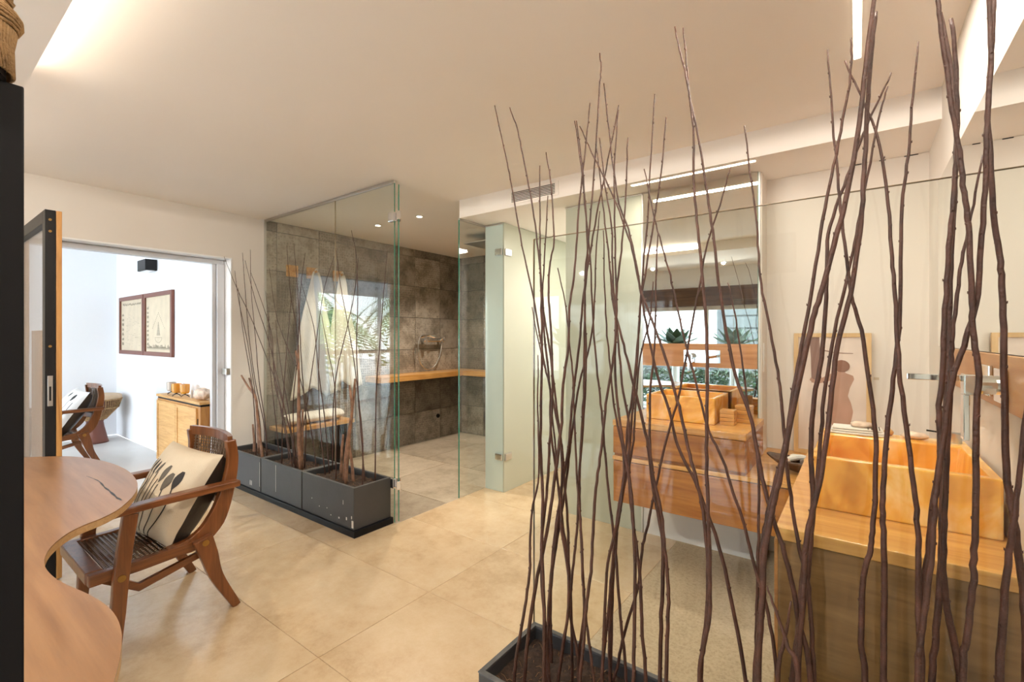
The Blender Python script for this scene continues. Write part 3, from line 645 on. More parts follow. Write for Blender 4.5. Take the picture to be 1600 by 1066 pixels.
for k, (pp, Y) in enumerate(F):
    lean = random.Random(k).uniform(-.02, .02)
    pts = [ptY(a, b, Y + lean*(1-i/len(pp))) for i, (a, b) in enumerate(pp)]
    last = pts[-1]; x = last.x
    par = front1 if x < -.32 else front2
    lo, hi = (-.925, -.36) if par is front1 else (-.29, .285)
    bx = min(max(x + (last.x-pts[-2].x)*.3, lo), hi)
    if last.z > .30: pts.append(Vector((bx, Y, .265)))
    else: pts[-1] = Vector((min(max(last.x, lo), hi), Y, .265))
    far = pp[0][0] < 1180
    r0 = random.Random(k+50).uniform(.0046, .0062) if far else random.Random(k+50).uniform(.0056, .0078)
    stick(pts, r0, .0016 if pp[0][1] > 30 else .0035, par, 'twig', 'branch', k)
# three planters by the shower screen, on one black tray
tray = tag(MB().box(WX+.002, -2.752, 1.905, 2.240, 0.0, .045).build('planter_tray', M['black'], None, .003), 'low black plinth under the three planters in a row', 'plinth')
BP = []
for i, (a, b, lab) in enumerate(((WX+.004, -4.106, 'charcoal planter with bare twigs against the wall, farthest of the row of three'), (-4.100, -3.448, 'middle charcoal planter of bare twigs in the row of three'), (-3.440, -2.772, 'charcoal planter of bare twigs at the shower entrance, nearest of the row of three'))):
    p, _ = planter(((a+b)/2, 2.075, .045), b-a-.004, .315, .335-.045, 'branch_planter', lab, .045)
    BP.append((p, a, b))
cm = MB(); rn = random.Random(3)
for (x, z, w_, h_) in ((-2.79, .06, .02, .05), (-2.80, .12, .008, .02), (-2.86, .10, .01, .02), (-2.95, .09, .012, .012), (-3.1, .13, .006, .006), (-3.2, .12, .005, .008), (-3.3, .16, .006, .006), (-3.05, .09, .01, .006), (-2.9, .2, .003, .03)):
    cm.box(x-w_/2, x+w_/2, 1.9163, 1.9175, z, z+h_)
cm.build('worn_patch', M['chip'], BP[2][0], kind='stuff')
cm = MB(); cm.box(-3.848, -3.844, 1.9163, 1.9175, .10, .32); cm.build('scratch', M['chip'], BP[1][0])
cm = MB(); cm.box(-4.30, -4.29, 1.9163, 1.9175, .075, .115); cm.box(-4.275, -4.265, 1.9163, 1.9175, .075, .115); cm.box(-4.125, -4.122, 1.9163, 1.9175, .09, .3); cm.build('scratch', M['chip'], BP[0][0], kind='stuff')
Lk = [
 ([(350,401),(372,455),(391,494),(419,565),(438,616),(454,675),(464,734)],0),([(379,395),(383,455),(389,525),(399,597),(412,660),(418,700)],0),
 ([(391,390),(393,459),(399,526),(405,597),(415,667),(417,707)],0),([(367,423),(373,470),(387,537),(399,616),(406,660),(409,700)],0),
 ([(383,407),(399,470),(419,530),(435,597),(450,660),(470,727)],0),([(391,423),(411,478),(425,526),(429,597),(444,656),(458,730)],0),
 ([(421,419),(431,490),(450,545),(466,581),(480,640),(490,695),(494,735)],0),([(448,384),(454,459),(464,518),(468,604),(470,675),(468,731)],0),
 ([(459,380),(464,440),(468,500),(472,581),(478,656),(476,731)],0),([(477,395),(470,447),(468,478),(465,557),(458,636),(462,727)],0),
 ([(470,439),(490,510),(498,581),(508,660),(515,742)],0),([(522,401),(506,455),(492,549),(480,628),(470,695),(466,730)],0),
 ([(525,388),(533,451),(549,537),(561,628),(567,695),(569,750)],0),([(549,360),(557,403),(559,478),(557,537),(560,620),(566,700),(570,750)],0),
 ([(560,403),(555,451),(543,510),(527,577),(521,636),(518,742)],0),([(605,392),(598,478),(592,557),(588,616),(587,752)],0),
 ([(502,490),(513,549),(523,604),(525,680),(525,740)],0),([(415,455),(424,540),(435,620),(448,690),(452,728)],0),
 ([(420,480),(421,560),(430,650),(437,722)],0),([(455,470),(447,560),(442,640),(440,722)],0),([(430,500),(440,580),(452,650),(460,728)],0),
 ([(500,500),(498,580),(500,660),(508,735)],0),([(372,450),(380,520),(392,590),(398,650),(400,700)],0),
 ([(377,587),(388,605),(399,622),(403,660),(411,708)],1),([(389,591),(394,607),(400,624),(402,650),(405,708)],1),([(395,663),(397,690),(397,708)],1),
 ([(555,592),(551,636),(546,670),(541,705),(537,750)],1),([(546,602),(549,625),(550,645),(545,690),(540,748)],1),([(536,679),(534,710),(533,752)],1),([(545,690),(550,725),(552,755)],1),
 ([(466,539),(467,600),(467,660),(469,731)],1),([(462,548),(465,570),(467,590),(466,650),(466,730)],1),([(473,640),(472,690),(472,731)],1),
]
for k, (pp, thick) in enumerate(Lk):
    Y = random.Random(k+9).uniform(1.97, 2.17)
    pts = []
    for a, b in pp:
        q = ptY(a, b, Y)
        if q.x < WX+.03:
            kk = (a-800)/727; xx = WX+.03; yv = (kk*-SN*xx - CS*xx)/(SN-kk*CS); q = ptY(a, b, yv)
        pts.append(q)
    x = min(max(pts[-1].x, WX+.05), -2.80)
    p = BP[0] if x < -4.103 else (BP[1] if x < -3.444 else BP[2])
    x = min(max(x, p[1]+.03), p[2]-.03)
    top = pts[:-1]; pts = top + [Vector((x, Y, .28))]
    stick(pts, .0052 if not thick else .013, .0016 if not thick else .008, p[0], 'twigl' if thick else 'twig', 'branch', k+100)

# ------------------------------------------------------------------ vanities
# far vanity
t = thing('vanity_unit', 'stepped floating wooden vanity under the tall mirror, with the small onyx basin', 'vanity', (-.82, 2.88, .39))
MB().box(-1.185, -.455, 2.615, 3.178, .845, .88).build('worktop', M['oak'], t, .002)
MB().box(-1.18, -.46, 2.632, 3.178, .665, .845).build('carcass', M['oakf'], t, .001)
MB().box(-1.18, -.46, 2.612, 2.631, .683, .842).build('drawer_front', M['oakf'], t, .002)
MB().box(-1.18, .312, 2.632, 3.178, .39, .64).build('lower_carcass', M['oakf'], t, .001)
MB().box(-1.185, .312, 2.612, 3.178, .641, .664).build('lower_worktop', M['oak'], t, .002)
MB().box(-.468, .312, 3.18, 3.398, .60, .664).build('lower_worktop', M['oak'], t, .002)
MB().box(-1.18, -.215, 2.614, 2.631, .392, .636).build('drawer_front', M['oakf'], t, .002)
MB().box(-.21, .312, 2.614, 2.631, .392, .636).build('drawer_front', M['oakf'], t, .002)
# right vanity
t = thing('vanity_unit', 'large wooden vanity at lower right with shade-darkened end and bright oak worktop', 'vanity', (.06, 2.03, 0))
VH = EYE-.523
MB().box(-.181, RW-.002, 1.462, 2.605, VH-.034, VH).build('worktop', M['oak'], t, .002)
MB().box(-.176, RW-.002, 1.470, 2.600, .22, VH-.036).build('carcass', M['oak_shaded'], t, .001)
MB().box(-.186, -.177, 1.475, 2.03, .225, VH-.04).build('drawer_front', M['oakf'], t, .001)
MB().box(-.186, -.177, 2.036, 2.595, .225, VH-.04).build('drawer_front', M['oakf'], t, .001)
MB().box(-.12, RW-.002, 1.55, 2.55, 0, .22).build('plinth', M['oak_shaded'], t, .001)
def basin(lab, x0, x1, y0, y1, z0, h, ix0, ix1, iy0, iy1):
    t = thing('onyx_basin', lab, 'basin', ((x0+x1)/2, (y0+y1)/2, z0), 'honey onyx basins')
    z1 = z0+h
    o = [(x0, y0), (x1, y0), (x1, y1), (x0, y1)]; i = [(ix0, iy0), (ix1, iy0), (ix1, iy1), (ix0, iy1)]
    e = .012; i2 = [(ix0+e, iy0+e), (ix1-e, iy0+e), (ix1-e, iy1-e), (ix0+e, iy1-e)]
    v = [(a, b, z0) for a, b in o] + [(a, b, z1) for a, b in o] + [(a, b, z1) for a, b in i] + [(a, b, z0+.03) for a, b in i2]
    f = [(0,3,2,1)] + [(k, (k+1) % 4, (k+1) % 4+4, k+4) for k in range(4)] + [(k+4, (k+1) % 4+4, (k+1) % 4+8, k+8) for k in range(4)] + [(k+8, (k+1) % 4+8, (k+1) % 4+12, k+12) for k in range(4)] + [(12,13,14,15)]
    MB().add(v, f).build('bowl', M['onyx'], t, .006)
    cx, cy = (ix0+ix1)/2, (iy0+iy1)/2
    MB().lathe([(.001, .0), (.024, .0), (.026, .004), (.018, .006), (.001, .006)], (cx, cy, z0+.03), 20).build('drain', M['chrome'], t)
basin('square honey onyx basin on the far vanity before the mirror', -1.04, -.645, 2.78, 3.13, .88, .15, -1.018, -.667, 2.802, 3.105)
basin('large honey onyx basin on the right vanity, in the foreground', -.113, .300, 1.695, 2.25, VH, .157, -.088, .276, 1.722, 2.13)
# wood bands
t = tag(MB().box(RW-.022, RW-.009, .8, 2.68, 1.196, 1.333).build('wood_band', M['band'], None, .002), 'brown wood band under the long mirror on the right wall', 'wall panel')
t = thing('wood_band', 'brown wood band fixed across the far mirror behind the spout', 'wall panel', (-.85, PY-.02, 1.18))
bxr = [(-1.208, -.93, 1.18, 1.333), (-.70, -.49, 1.18, 1.333), (-.93, -.70, 1.18, 1.208), (-.93, -.70, 1.292, 1.333)]
m = MB()
for a, b_, c, d in bxr: m.box(a, b_, PY-.016, PY-.001, c, d)
m.build('board', M['bandx'], t)
# taps
t = thing('wall_tap', 'chrome wall tap with hanging lever and long flat spout over the foreground basin', 'tap', (RW-.02, 1.82, 1.26))
MB().box(.117, RW-.022, 1.797, 1.843, 1.254, 1.272).build('spout', M['chrome'], t, .002)
MB().box(RW-.032, RW-.022, 1.775, 1.865, 1.218, 1.302).build('wall_plate', M['chrome'], t, .003)
MB().box(RW-.034, RW-.022, 1.615, 1.70, 1.215, 1.300).build('wall_plate', M['chrome'], t, .003)
MB().tube([(RW-.034, 1.657, 1.258), (RW-.075, 1.657, 1.258)], .024, 20).build('valve', M['chrome'], t)
lv = MB().box(RW-.098, RW-.070, 1.632, 1.682, 1.232, 1.284).build('handle', M['chrome'], t, .003)
MB().box(RW-.098, RW-.086, 1.636, 1.678, 1.115, 1.232).build('lever', M['chrome'], lv, .002)
t = thing('wall_tap', 'chrome wall spout on the far wood band above the small onyx basin', 'tap', (-.8, PY-.01, 1.25))
MB().box(-.93, -.70, PY-.010, PY-.0015, 1.208, 1.292).build('wall_plate', M['chrome'], t, .001)
MB().box(-.752, -.712, 2.93, PY-.01, 1.246, 1.262).build('spout', M['chrome'], t, .002)
MB().tube([(-.88, PY-.01, 1.25), (-.88, PY-.06, 1.25)], .02, 16).build('valve', M['chrome'], t)
MB().box(-.888, -.872, PY-.075, PY-.062, 1.15, 1.265).build('lever', M['chrome'], t, .002)
# wooden boxes on far vanity
for i, (x, y, s, h, lab) in enumerate(((-.590, 2.86, .075, .085, 'small pale wooden box right of the far basin, in front'), (-.530, 2.99, .085, .10, 'slightly taller wooden box behind the first, right of the far basin'))):
    t = thing('wooden_box', lab, 'box', (x, y, .88), 'wooden boxes on the far vanity')
    for q in range(4):
        MB().box(x-s/2, x+s/2, y-s/2, y+s/2, .88+h*q/4+.0008, .88+h*(q+1)/4-.0008).build('slat', M['oak'], t, .0015)
t = thing('wooden_cup', 'round wooden cup standing between boxes at the mirror', 'cup', (-.56, 3.10, .88))
MB().lathe([(.026, 0), (.03, .10), (.031, .125), (.026, .125), (.024, .02)], (-.56, 3.10, .88), 20).build('cup_body', M['cabf'], t, smooth=False)
# tray with driftwood and shells on the step
tx, ty_, tz_ = -.235, 2.86, .664
t = thing('wooden_bowl', 'dark boat-shaped wooden bowl on the low step beside the far vanity', 'bowl', (tx, ty_, tz_))
def bowl(u, v):
    a = 2*PI*u; r = v
    return Vector((tx+.16*r*math.cos(a), ty_+.085*r*math.sin(a), tz_+.006+.062*r**2.2+.018*r*abs(math.cos(a))**3))
MB().grid(bowl, 36, 8).build('bowl_body', M['driftw'], t, smooth=True, solid=.007)
dr = [('driftwood_piece', 'pale driftwood stick lying in the dark bowl', 'driftwood', (-.30, 2.84, .73), (-.20, 2.88, .745), .014, 'towel'),
      ('driftwood_piece', 'short brown driftwood piece on the right of the dark bowl', 'driftwood', (-.22, 2.83, .738), (-.14, 2.87, .765), .011, 'frame_o')]
for nm, lab, cat, a, b_, r, mt in dr:
    tag(MB().tube(cr([a, ((a[0]+b_[0])/2, (a[1]+b_[1])/2+.01, (a[2]+b_[2])/2+.006), b_], 4), [r*.6, r, r*1.1, r, r*1.05, r, r*.9, r*.6, r*.4], 8).build(nm, M[mt], None), lab, cat)
def blob(name, c, s, mat, lab, cat, seed=0, spikes=0, grp=None):
    v = []; 
    def fn(u, w_):
        a = 2*PI*u; b = PI*(w_-.5)
        p = Vector((math.cos(a)*math.cos(b), math.sin(a)*math.cos(b), math.sin(b)))
        k = 1+.22*noise.noise(p*2.2+Vector((seed, 0, 0)))+spikes*max(0, math.sin(a*5+seed))**4*math.cos(b)
        return Vector(c)+Vector((p.x*s[0], p.y*s[1], p.z*s[2]))*k
    o = MB().grid(fn, 24, 14).build(name, M[mat], None, smooth=True)
    return tag(o, lab, cat, grp)
blob('sea_shell', (-.30, 2.80, .727), (.022, .02, .018), 'shell', 'spotted shell at the left front of the dark bowl', 'shell', 2)
blob('sea_shell', (-.27, 2.91, .73), (.026, .022, .018), 'towel', 'white shell at the back of the dark bowl', 'shell', 5)
blob('green_fruit', (-.185, 2.805, .724), (.026, .02, .017), 'green', 'small green ball in the front of the dark bowl', 'ornament', 4)
# objects on the basin ledge
zt = VH+.157
t = thing('folded_towel', 'folded striped white hand towel on the back rim of the foreground basin', 'towel', (-.01, 2.19, zt))
for q in range(3):
    MB().box(-.085+q*.004, .085-q*.006, 2.145+q*.004, 2.24, zt+.0005+q*.008, zt+.0075+q*.008).build('fold', M['towel'], t, .003)
for q in range(4): MB().box(.03+q*.011, .034+q*.011, 2.1525, 2.24, zt+.0236, zt+.0242).build('stripe', M['inkg'], t)
blob('sea_shell', (.012, 2.19, zt+.034), (.032, .016, .012), 'shell', 'brown shell lying on the folded towel', 'shell', 7, .3)
blob('sea_shell', (.165, 2.19, zt+.012), (.036, .022, .013), 'shell', 'flat beige shell on the basin rim beside the towel', 'shell', 9, .2)
blob('sea_shell', (.092, 2.20, zt+.0145), (.014, .014, .014), 'cab', 'small round brown shell at the right end of the towel', 'shell', 1)
t = thing('metal_cup', 'small grey metal cup with straight handle on the basin rim', 'cup', (.268, 2.19, zt))
MB().lathe([(.019, 0), (.021, .034), (.018, .034), (.016, .004)], (.268, 2.19, zt), 20).build('cup_body', M['steel'], t)
MB().tube([(.248, 2.19, zt+.031), (.195, 2.185, zt+.036)], [.0025, .003], 8).build('handle', M['blackm'], t)
# picture leaning on far wall
t = thing('framed_photograph', 'pale oak framed photograph of a figure seen from behind, leaning on the far wall', 'picture', (-.126, FY-.03, .664))
x0, x1, z0, z1 = -.317, .065, .665, 1.40; yb = FY-.03
m = .024
for b_ in ((x0, x0+m, z0, z1), (x1-m, x1, z0, z1), (x0+m, x1-m, z0, z0+m), (x0+m, x1-m, z1-m, z1)):
    MB().box(b_[0], b_[1], yb-.012, yb+.012, b_[2], b_[3]).build('frame', M['frame_o'], t, .001)
box('print', M['photo'], (x0+m, x1-m, yb-.002, yb+.006, z0+m, z1-m), t)
def flat(poly, name, mat, parent, y, dy=.0008):
    return MB().prism(poly, 1, y-dy, y).build(name, M[mat], parent)
flat([(-.235, 1.376), (-.185, 1.376), (-.175, 1.2), (-.190, 1.10), (-.225, 1.10), (-.228, 1.25)], 'printed_post', 'photo2', t, yb-.002)
flat([(-.185, 1.305), (-.10, 1.285), (-.02, 1.283), (-.02, 1.279), (-.10, 1.280), (-.185, 1.297)], 'printed_branch', 'photo2', t, yb-.002)
out = [(-.105,.69),(-.108,.78),(-.118,.84),(-.136,.90),(-.145,.95),(-.138,1.0),(-.122,1.04),(-.116,1.08),(-.122,1.12),(-.16,1.105),(-.205,1.09),(-.235,1.115),(-.228,1.13),(-.205,1.115),(-.165,1.135),(-.125,1.160),(-.10,1.166),(-.092,1.175),(-.06,1.176),(-.055,1.165),(-.02,1.15),(-.015,1.13),(-.035,1.08),(-.045,1.03),(-.030,.99),(-.020,.94),(-.030,.88),(-.045,.80),(-.05,.69)]
flat(out, 'printed_figure', 'fig', t, yb-.0025)
flat([(-.075+.040*math.cos(a*PI/8), 1.205+.036*math.sin(a*PI/8)) for a in range(16)], 'printed_hair', 'figd', t, yb-.003)
MB().box(.075, .10, FY-.004, FY-.0005, 1.13, 1.145).build('wall_label', M['cream'], None)
tag(bpy.data.objects['wall_label'], 'small cream card on the far wall right of the leaning picture', 'card')
t = thing('wall_switch', 'narrow white switch plate on the wall edge right of the far mirror', 'switch', (-.48, 3.2, 1.3))
MB().box(-.470, -.466, 3.24, 3.28, 1.16, 1.34).build('plate', M['white'], t, .001)
for z in (1.2, 1.25, 1.3): MB().box(-.466, -.464, 3.25, 3.27, z, z+.02).build('button', M['white'], t, .001)
# dark strips standing in for shaded gaps under bulkhead at the far wall
m = MB()
for a, b_ in ((-.02, .02), (.10, .13), (.21, .27)): m.box(a, b_, FY-.003, FY, CH-.155, CH-.149)
m.build('shadow_gap', M['dark'], None, kind='structure').name = 'gap_shade_strip'

# ------------------------------------------------------------------ adjoining room furniture
t = thing('low_cabinet', 'yellow wooden cabinet with two woven-fronted doors in the adjoining room', 'cabinet', (-5.52, 1.85, 0))
cx0, cx1, cy0, cy1 = -6.11, -4.955, 1.765, 1.948
MB().box(cx0, cx1, cy0, cy1, .0, .715).build('body', M['cabf'], t, .003)
MB().box(cx0-.006, cx1+.004, cy0-.01, cy1, .735, .76).build('top', M['cab'], t, .003)
MB().box(cx0+.004, cx1-.01, cy0+.004, cy1, .715, .735).build('recessed_strip', M['blackm'], t)
for a, b_ in ((cx0+.03, (cx0+cx1)/2-.004), ((cx0+cx1)/2+.004, cx1-.06)):
    d = MB(); fr = .035; z0, z1 = .06, .70; y = cy0
    d.box(a, a+fr, y-.018, y, z0, z1).box(b_-fr, b_, y-.018, y, z0, z1).box(a+fr, b_-fr, y-.018, y, z0, z0+fr).box(a+fr, b_-fr, y-.018, y, z1-fr, z1)
    do = d.build('door', M['cab'], t, .002)
    pm = MB()
    for q in range(30): pm.box(a+fr, b_-fr, y-.010-.0006*(q % 2), y, z0+fr+q*(z1-z0-2*fr)/30, z0+fr+(q+1)*(z1-z0-2*fr)/30-.0004)
    pm.build('woven_panel', M['cab'], do)
MB().box(cx1-.058, cx1-.050, cy0-.006, cy0, .52, .60).build('hinge', M['blackm'], t)
for i, (px, mt, lab, hh) in enumerate(((268, 'candle', 'silver patterned candle glass on a thin black stand on the cabinet', .10), (281, 'amber', 'amber candle glass on a black stand, left of the amber pair', .10), (289, 'amber', 'amber candle glass on a black stand, right of the amber pair', .10))):
    p = ptY(px, 600, 1.84); x = p.x; y = 1.84 - (i % 2)*.03
    t = thing('candle_holder', lab, 'candle holder', (x, y, .76), 'candle holders on the cabinet')
    MB().lathe([(.034, .035), (.042, .05), (.044, .13), (.040, .13), (.036, .055)], (x, y, .76), 20).build('glass_cup', M[mt], t)
    sm = MB()
    for q in range(4):
        a = q*PI/2+.4; sm.tube([(x, y, .785), (x+.05*math.cos(a), y+.035*math.sin(a), .772), (x+.07*math.cos(a), y+.048*math.sin(a), .7625)], .0028, 5)
    sm.tube([(x, y, .78), (x, y, .797)], .012, 8); sm.build('stand', M['blackm'], t)
tag(MB().lathe([(.012, 0), (.012, .07), (.004, .085)], (ptY(300, 600, 1.84).x, 1.84, .76), 12).build('small_candle', M['candle'], None), 'small grey candle between the amber glasses and the conch shell', 'candle')
blob('conch_shell', (ptY(316, 600, 1.84).x-.02, 1.85, .82), (.10, .065, .058), 'shell', 'large white and brown conch shell on the cabinet', 'shell', 3, .25)
for i, (a, b_, lab) in enumerate(((-8.17, -7.17, 'left of two mahogany framed old engravings on the adjoining room wall'), (-7.15, -6.19, 'right of two mahogany framed engravings, with a temple drawing'))):
    t = thing('framed_engraving', lab, 'picture', ((a+b_)/2, 1.945, 1.14)); y = 1.948; fr = .05; z0, z1 = 1.145, 1.91
    for q in ((a, a+fr, z0, z1), (b_-fr, b_, z0, z1), (a+fr, b_-fr, z0, z0+fr), (a+fr, b_-fr, z1-fr, z1)):
        MB().box(q[0], q[1], y-.03, y, q[2], q[3]).build('frame', M['frame_r'], t, .003)
    pr = box('print', M['print'], (a+fr, b_-fr, y-.012, y-.002, z0+fr, z1-fr), t)
    ink = MB(); rn = random.Random(i+20)
    def ln(x, z, l, h): ink.box(x, x+l, y-.0135, y-.0122, z, z+h)
    if i == 0:
        for q in range(26): ln(a+.12+q*.029, z1-.115+rn.uniform(-.008, .008), .018, rn.uniform(.012, .03))
        for q in range(7): 
            for s_ in range(4): ln(a+.09+s_*.02, z0+.12+q*.065, .012, rn.uniform(.02, .04))
        for q in range(60): ln(a+.25+rn.random()*.55, z0+.1+rn.random()*.42, rn.uniform(.01, .06), .0022)
    else:
        for q in range(9):
            for s_ in range(3): ln(a+.08+s_*.022, z0+.13+q*.055, .013, rn.uniform(.018, .035))
        for q in range(40): ln(a+.08+q*.02, z0+.09, .012, rn.uniform(.01, .05))
        ln(a+.08, z0+.08, .80, .004); cxp = a+.48
        for q in range(9): ln(cxp-.055+q*.006, z0+.25+q*.018, .11-q*.012, .012)
        for q in range(12):
            an = PI*q/11; ln(cxp+.11*math.cos(an)-.006, z0+.21-.05*math.sin(an), .014, .006)
        ln(cxp-.12, z0+.22, .24, .004)
        for q in range(10): ln(cxp-.2+q*.022, z0+.33+q*.02, .004, .012); ln(cxp+.2-q*.022, z0+.33+q*.02, .004, .012)
    ink.build('printed_lines', M['ink'], pr, kind='stuff')
t = thing('wall_lamp', 'square dark grey wall lamp above the framed engravings', 'lamp', (-6.9, 1.9, 2.17))
MB().box(-7.04, -6.75, 1.83, 1.948, 2.17, 2.30).build('housing', M['blackm'], t, .004)
MB().box(-7.02, -6.77, 1.85, 1.93, 2.166, 2.17).build('lens', M['white'], t)
# goblet drum
dx, dy = -7.98, 1.63
t = thing('goblet_drum', 'rope-laced goblet drum with red-brown foot in the corner', 'drum', (dx, dy, 0))
MB().lathe([(.14, 0), (.13, .04), (.095, .20), (.085, .27), (.10, .30)], (dx, dy, 0), 28).build('foot', M['drumw'], t, smooth=True)
MB().lathe([(.10, .30), (.16, .36), (.22, .44), (.25, .52), (.262, .57)], (dx, dy, 0), 28).build('bowl', M['drumw'], t, smooth=True)
MB().lathe([(.268, .555), (.275, .58), (.272, .61), (.25, .62), (.01, .622)], (dx, dy, 0), 32).build('drum_skin', M['skin'], t, smooth=True)
rm = MB()
for q in range(32):
    a = q*2*PI/32; b_ = (q+.5)*2*PI/32
    for s_, e_ in ((a, b_), (b_, a+2*PI/32)):
        rm.tube([(dx+.272*math.cos(s_), dy+.272*math.sin(s_), .565), (dx+.24*math.cos((s_+e_)/2), dy+.24*math.sin((s_+e_)/2), .455), (dx+.115*math.cos(e_), dy+.115*math.sin(e_), .305)], .006, 4)
for z, r in ((.56, .272), (.305, .112), (.45, .238)):
    rm.tube([(dx+r*math.cos(a*PI/16), dy+r*math.sin(a*PI/16), z) for a in range(33)], .009, 6)
rm.build('lacing', M['rope'], t, kind='stuff')

# ------------------------------------------------------------------ armchairs
def slab_profile(m, pts, ws, x0, x1):
    """ribbon following pts (y,z) of widths ws, extruded in x"""
    P = [Vector((0, a, b)) for a, b in pts]; n = len(P); Lp = []; Rp = []
    for i in range(n):
        tv = (P[min(i+1, n-1)]-P[max(i-1, 0)]).normalized(); nv = Vector((0, -tv.z, tv.y)); w_ = ws[i]/2
        Lp.append(P[i]+nv*w_); Rp.append(P[i]-nv*w_)
    vs = []
    for i in range(n):
        for (p, x) in ((Lp[i], x0), (Lp[i], x1), (Rp[i], x1), (Rp[i], x0)): vs.append((x, p.y, p.z))
    fs = [(0, 1, 2, 3), ((n-1)*4+3, (n-1)*4+2, (n-1)*4+1, (n-1)*4)]
    for i in range(n-1):
        for k in range(4): fs.append((i*4+k, (i+1)*4+k, (i+1)*4+(k+1) % 4, i*4+(k+1) % 4))
    return m.add(vs, fs)
def curve2(pts, n=5):
    return [(p.y, p.z) for p in cr([(0, a, b) for a, b in pts], n)]
def interp(v, n):
    out = []
    for i in range(n):
        t_ = i/(n-1)*(len(v)-1); k = min(int(t_), len(v)-2); out.append(v[k]+(v[k+1]-v[k])*(t_-k))
    return out
CX = -2.84
def armchair(lab):
    t = thing('armchair', lab, 'chair', (CX, .8, 0))
    hw = .285
    for s in (-1, 1):
        xa, xb = CX+s*hw-.017, CX+s*hw+.017
        c = curve2([(.935, .395), (.965, .30), (1.0, .18), (1.09, 0)]); slab_profile(MB(), c, interp([.085, .075, .055, .038], len(c)), xa, xb).build('rear_leg', M['teak'], t, .004)
        c = curve2([(.80, .365), (.915, .375), (1.005, .455), (1.06, .60), (1.085, .74), (1.075, .845)])
        slab_profile(MB(), c, interp([.045, .075, .085, .062, .05, .045], len(c)), xa-s*.034, xb-s*.034).build('back_post', M['teak'], t, .004)
        c = [(.655, .602), (.635, .45), (.622, .33), (.612, .18), (.600, .0)]; slab_profile(MB(), c, [.055, .055, .056, .052, .038], xa, xb).build('front_leg', M['teak'], t, .004)
        c = curve2([(.545, .610), (.70, .622), (.90, .626), (1.10, .628)]); slab_profile(MB(), c, interp([.024, .032, .034, .032], len(c)), xa-.012, xb+.012).build('armrest', M['teak2'], t, .005)
        slab_profile(MB(), [(.52, .347), (.70, .350), (.93, .365)], [.05, .048, .05], xa-s*.034-.002, xb-s*.034+.002).build('seat_rail', M['teak2'], t, .004)
        for y, z in ((.945, .372), (.622, .333)):
            MB().tube([(CX+s*(hw+.016), y, z), (CX+s*(hw+.0195), y, z)], .015, 18).build('bolt', M['brass'], t)
        slab_profile(MB(), [(.58, .325), (.70, .24), (.95, .30)], [.035, .035, .03], xa-s*.055, xb-s*.062).build('brace', M['teak2'], t, .003)
    MB().box(CX-hw+.053, CX+hw-.053, .515, .575, .325, .375).build('front_rail', M['teak'], t, .005)
    MB().box(CX-hw+.055, CX+hw-.055, .90, .94, .34, .375).build('rear_rail', M['teak'], t, .004)
    MB().tube([(CX-hw+.02, .965, .30), (CX+hw-.02, .965, .30)], .016, 10).build('stretcher', M['teak'], t)
    # curved top rail and lower back rail
    for z, h in ((.815, .05), (.50, .045)):
        def yc(z): return 1.075 if z > .7 else 1.03
        m = MB(); n = 10; vs = []
        for i in range(n+1):
            u = i/n*2-1; x = CX+u*(hw-.034); y = yc(z)+.045*(1-u*u)
            vs += [(x, y-.012, z), (x, y+.012, z), (x, y+.012, z+h), (x, y-.012, z+h)]
        fs = [(0, 1, 2, 3), (n*4+3, n*4+2, n*4+1, n*4)]
        for i in range(n):
            for k in range(4): fs.append((i*4+k, (i+1)*4+k, (i+1)*4+(k+1) % 4, i*4+(k+1) % 4))
        m.add(vs, fs).build('back_rail', M['teak'], t, .003)
    # cane seat
    m = MB(); sx0, sx1, sy0, sy1 = CX-hw+.034, CX+hw-.034, .575, .905
    n = 26
    for i in range(n):
        x = sx0+(sx1-sx0)*(i+.5)/n; m.box(x-.0042, x+.0042, sy0, sy1, .361, .364)
    n = 18
    for i in range(n):
        y = sy0+(sy1-sy0)*(i+.5)/n; m.box(sx0, sx1, y-.004, y+.004, .3643, .367)
    m.build('cane_seat', M['cane'], t, kind='stuff')
    m = MB(); n = 24
    def bp(u, z):
        f = (z-.52)/.30; y = 1.03+(1.075-1.03)*f + .012*math.sin(f*PI)+.045*(1-u*u)
        return Vector((CX+u*(hw-.036), y, z))
    for i in range(n):
        u = (i+.5)/n*2-1
        m.tube([bp(u, .53), bp(u, .63), bp(u, .73), bp(u, .82)], .0036, 4)
    for j in range(17):
        z = .55+j*.0165
        m.tube([bp(u/6*1.0, z)+Vector((0, .004, 0)) for u in range(-6, 7)], .0034, 4)
    for i in range(12):
        u = (i+.5)/12*2-1
        m.tube([bp(max(-1, u-.08), .53), bp(min(1, u+.08), .82)], .002, 3)
    m.build('cane_back', M['cane2'], t, kind='stuff')
    return t
ch1 = armchair('teak and cane armchair with cream cushion at the curved desk')
ch2 = copy_tree(ch1); ch2.location = Vector(ch1.location)+Vector((-3.80, .27, 0)); ch1.location = Vector(ch1.location)+Vector((-.015, -.012, 0))
ch2['label'] = 'teak armchair with white cushion in the adjoining room, partly behind the door leaf'
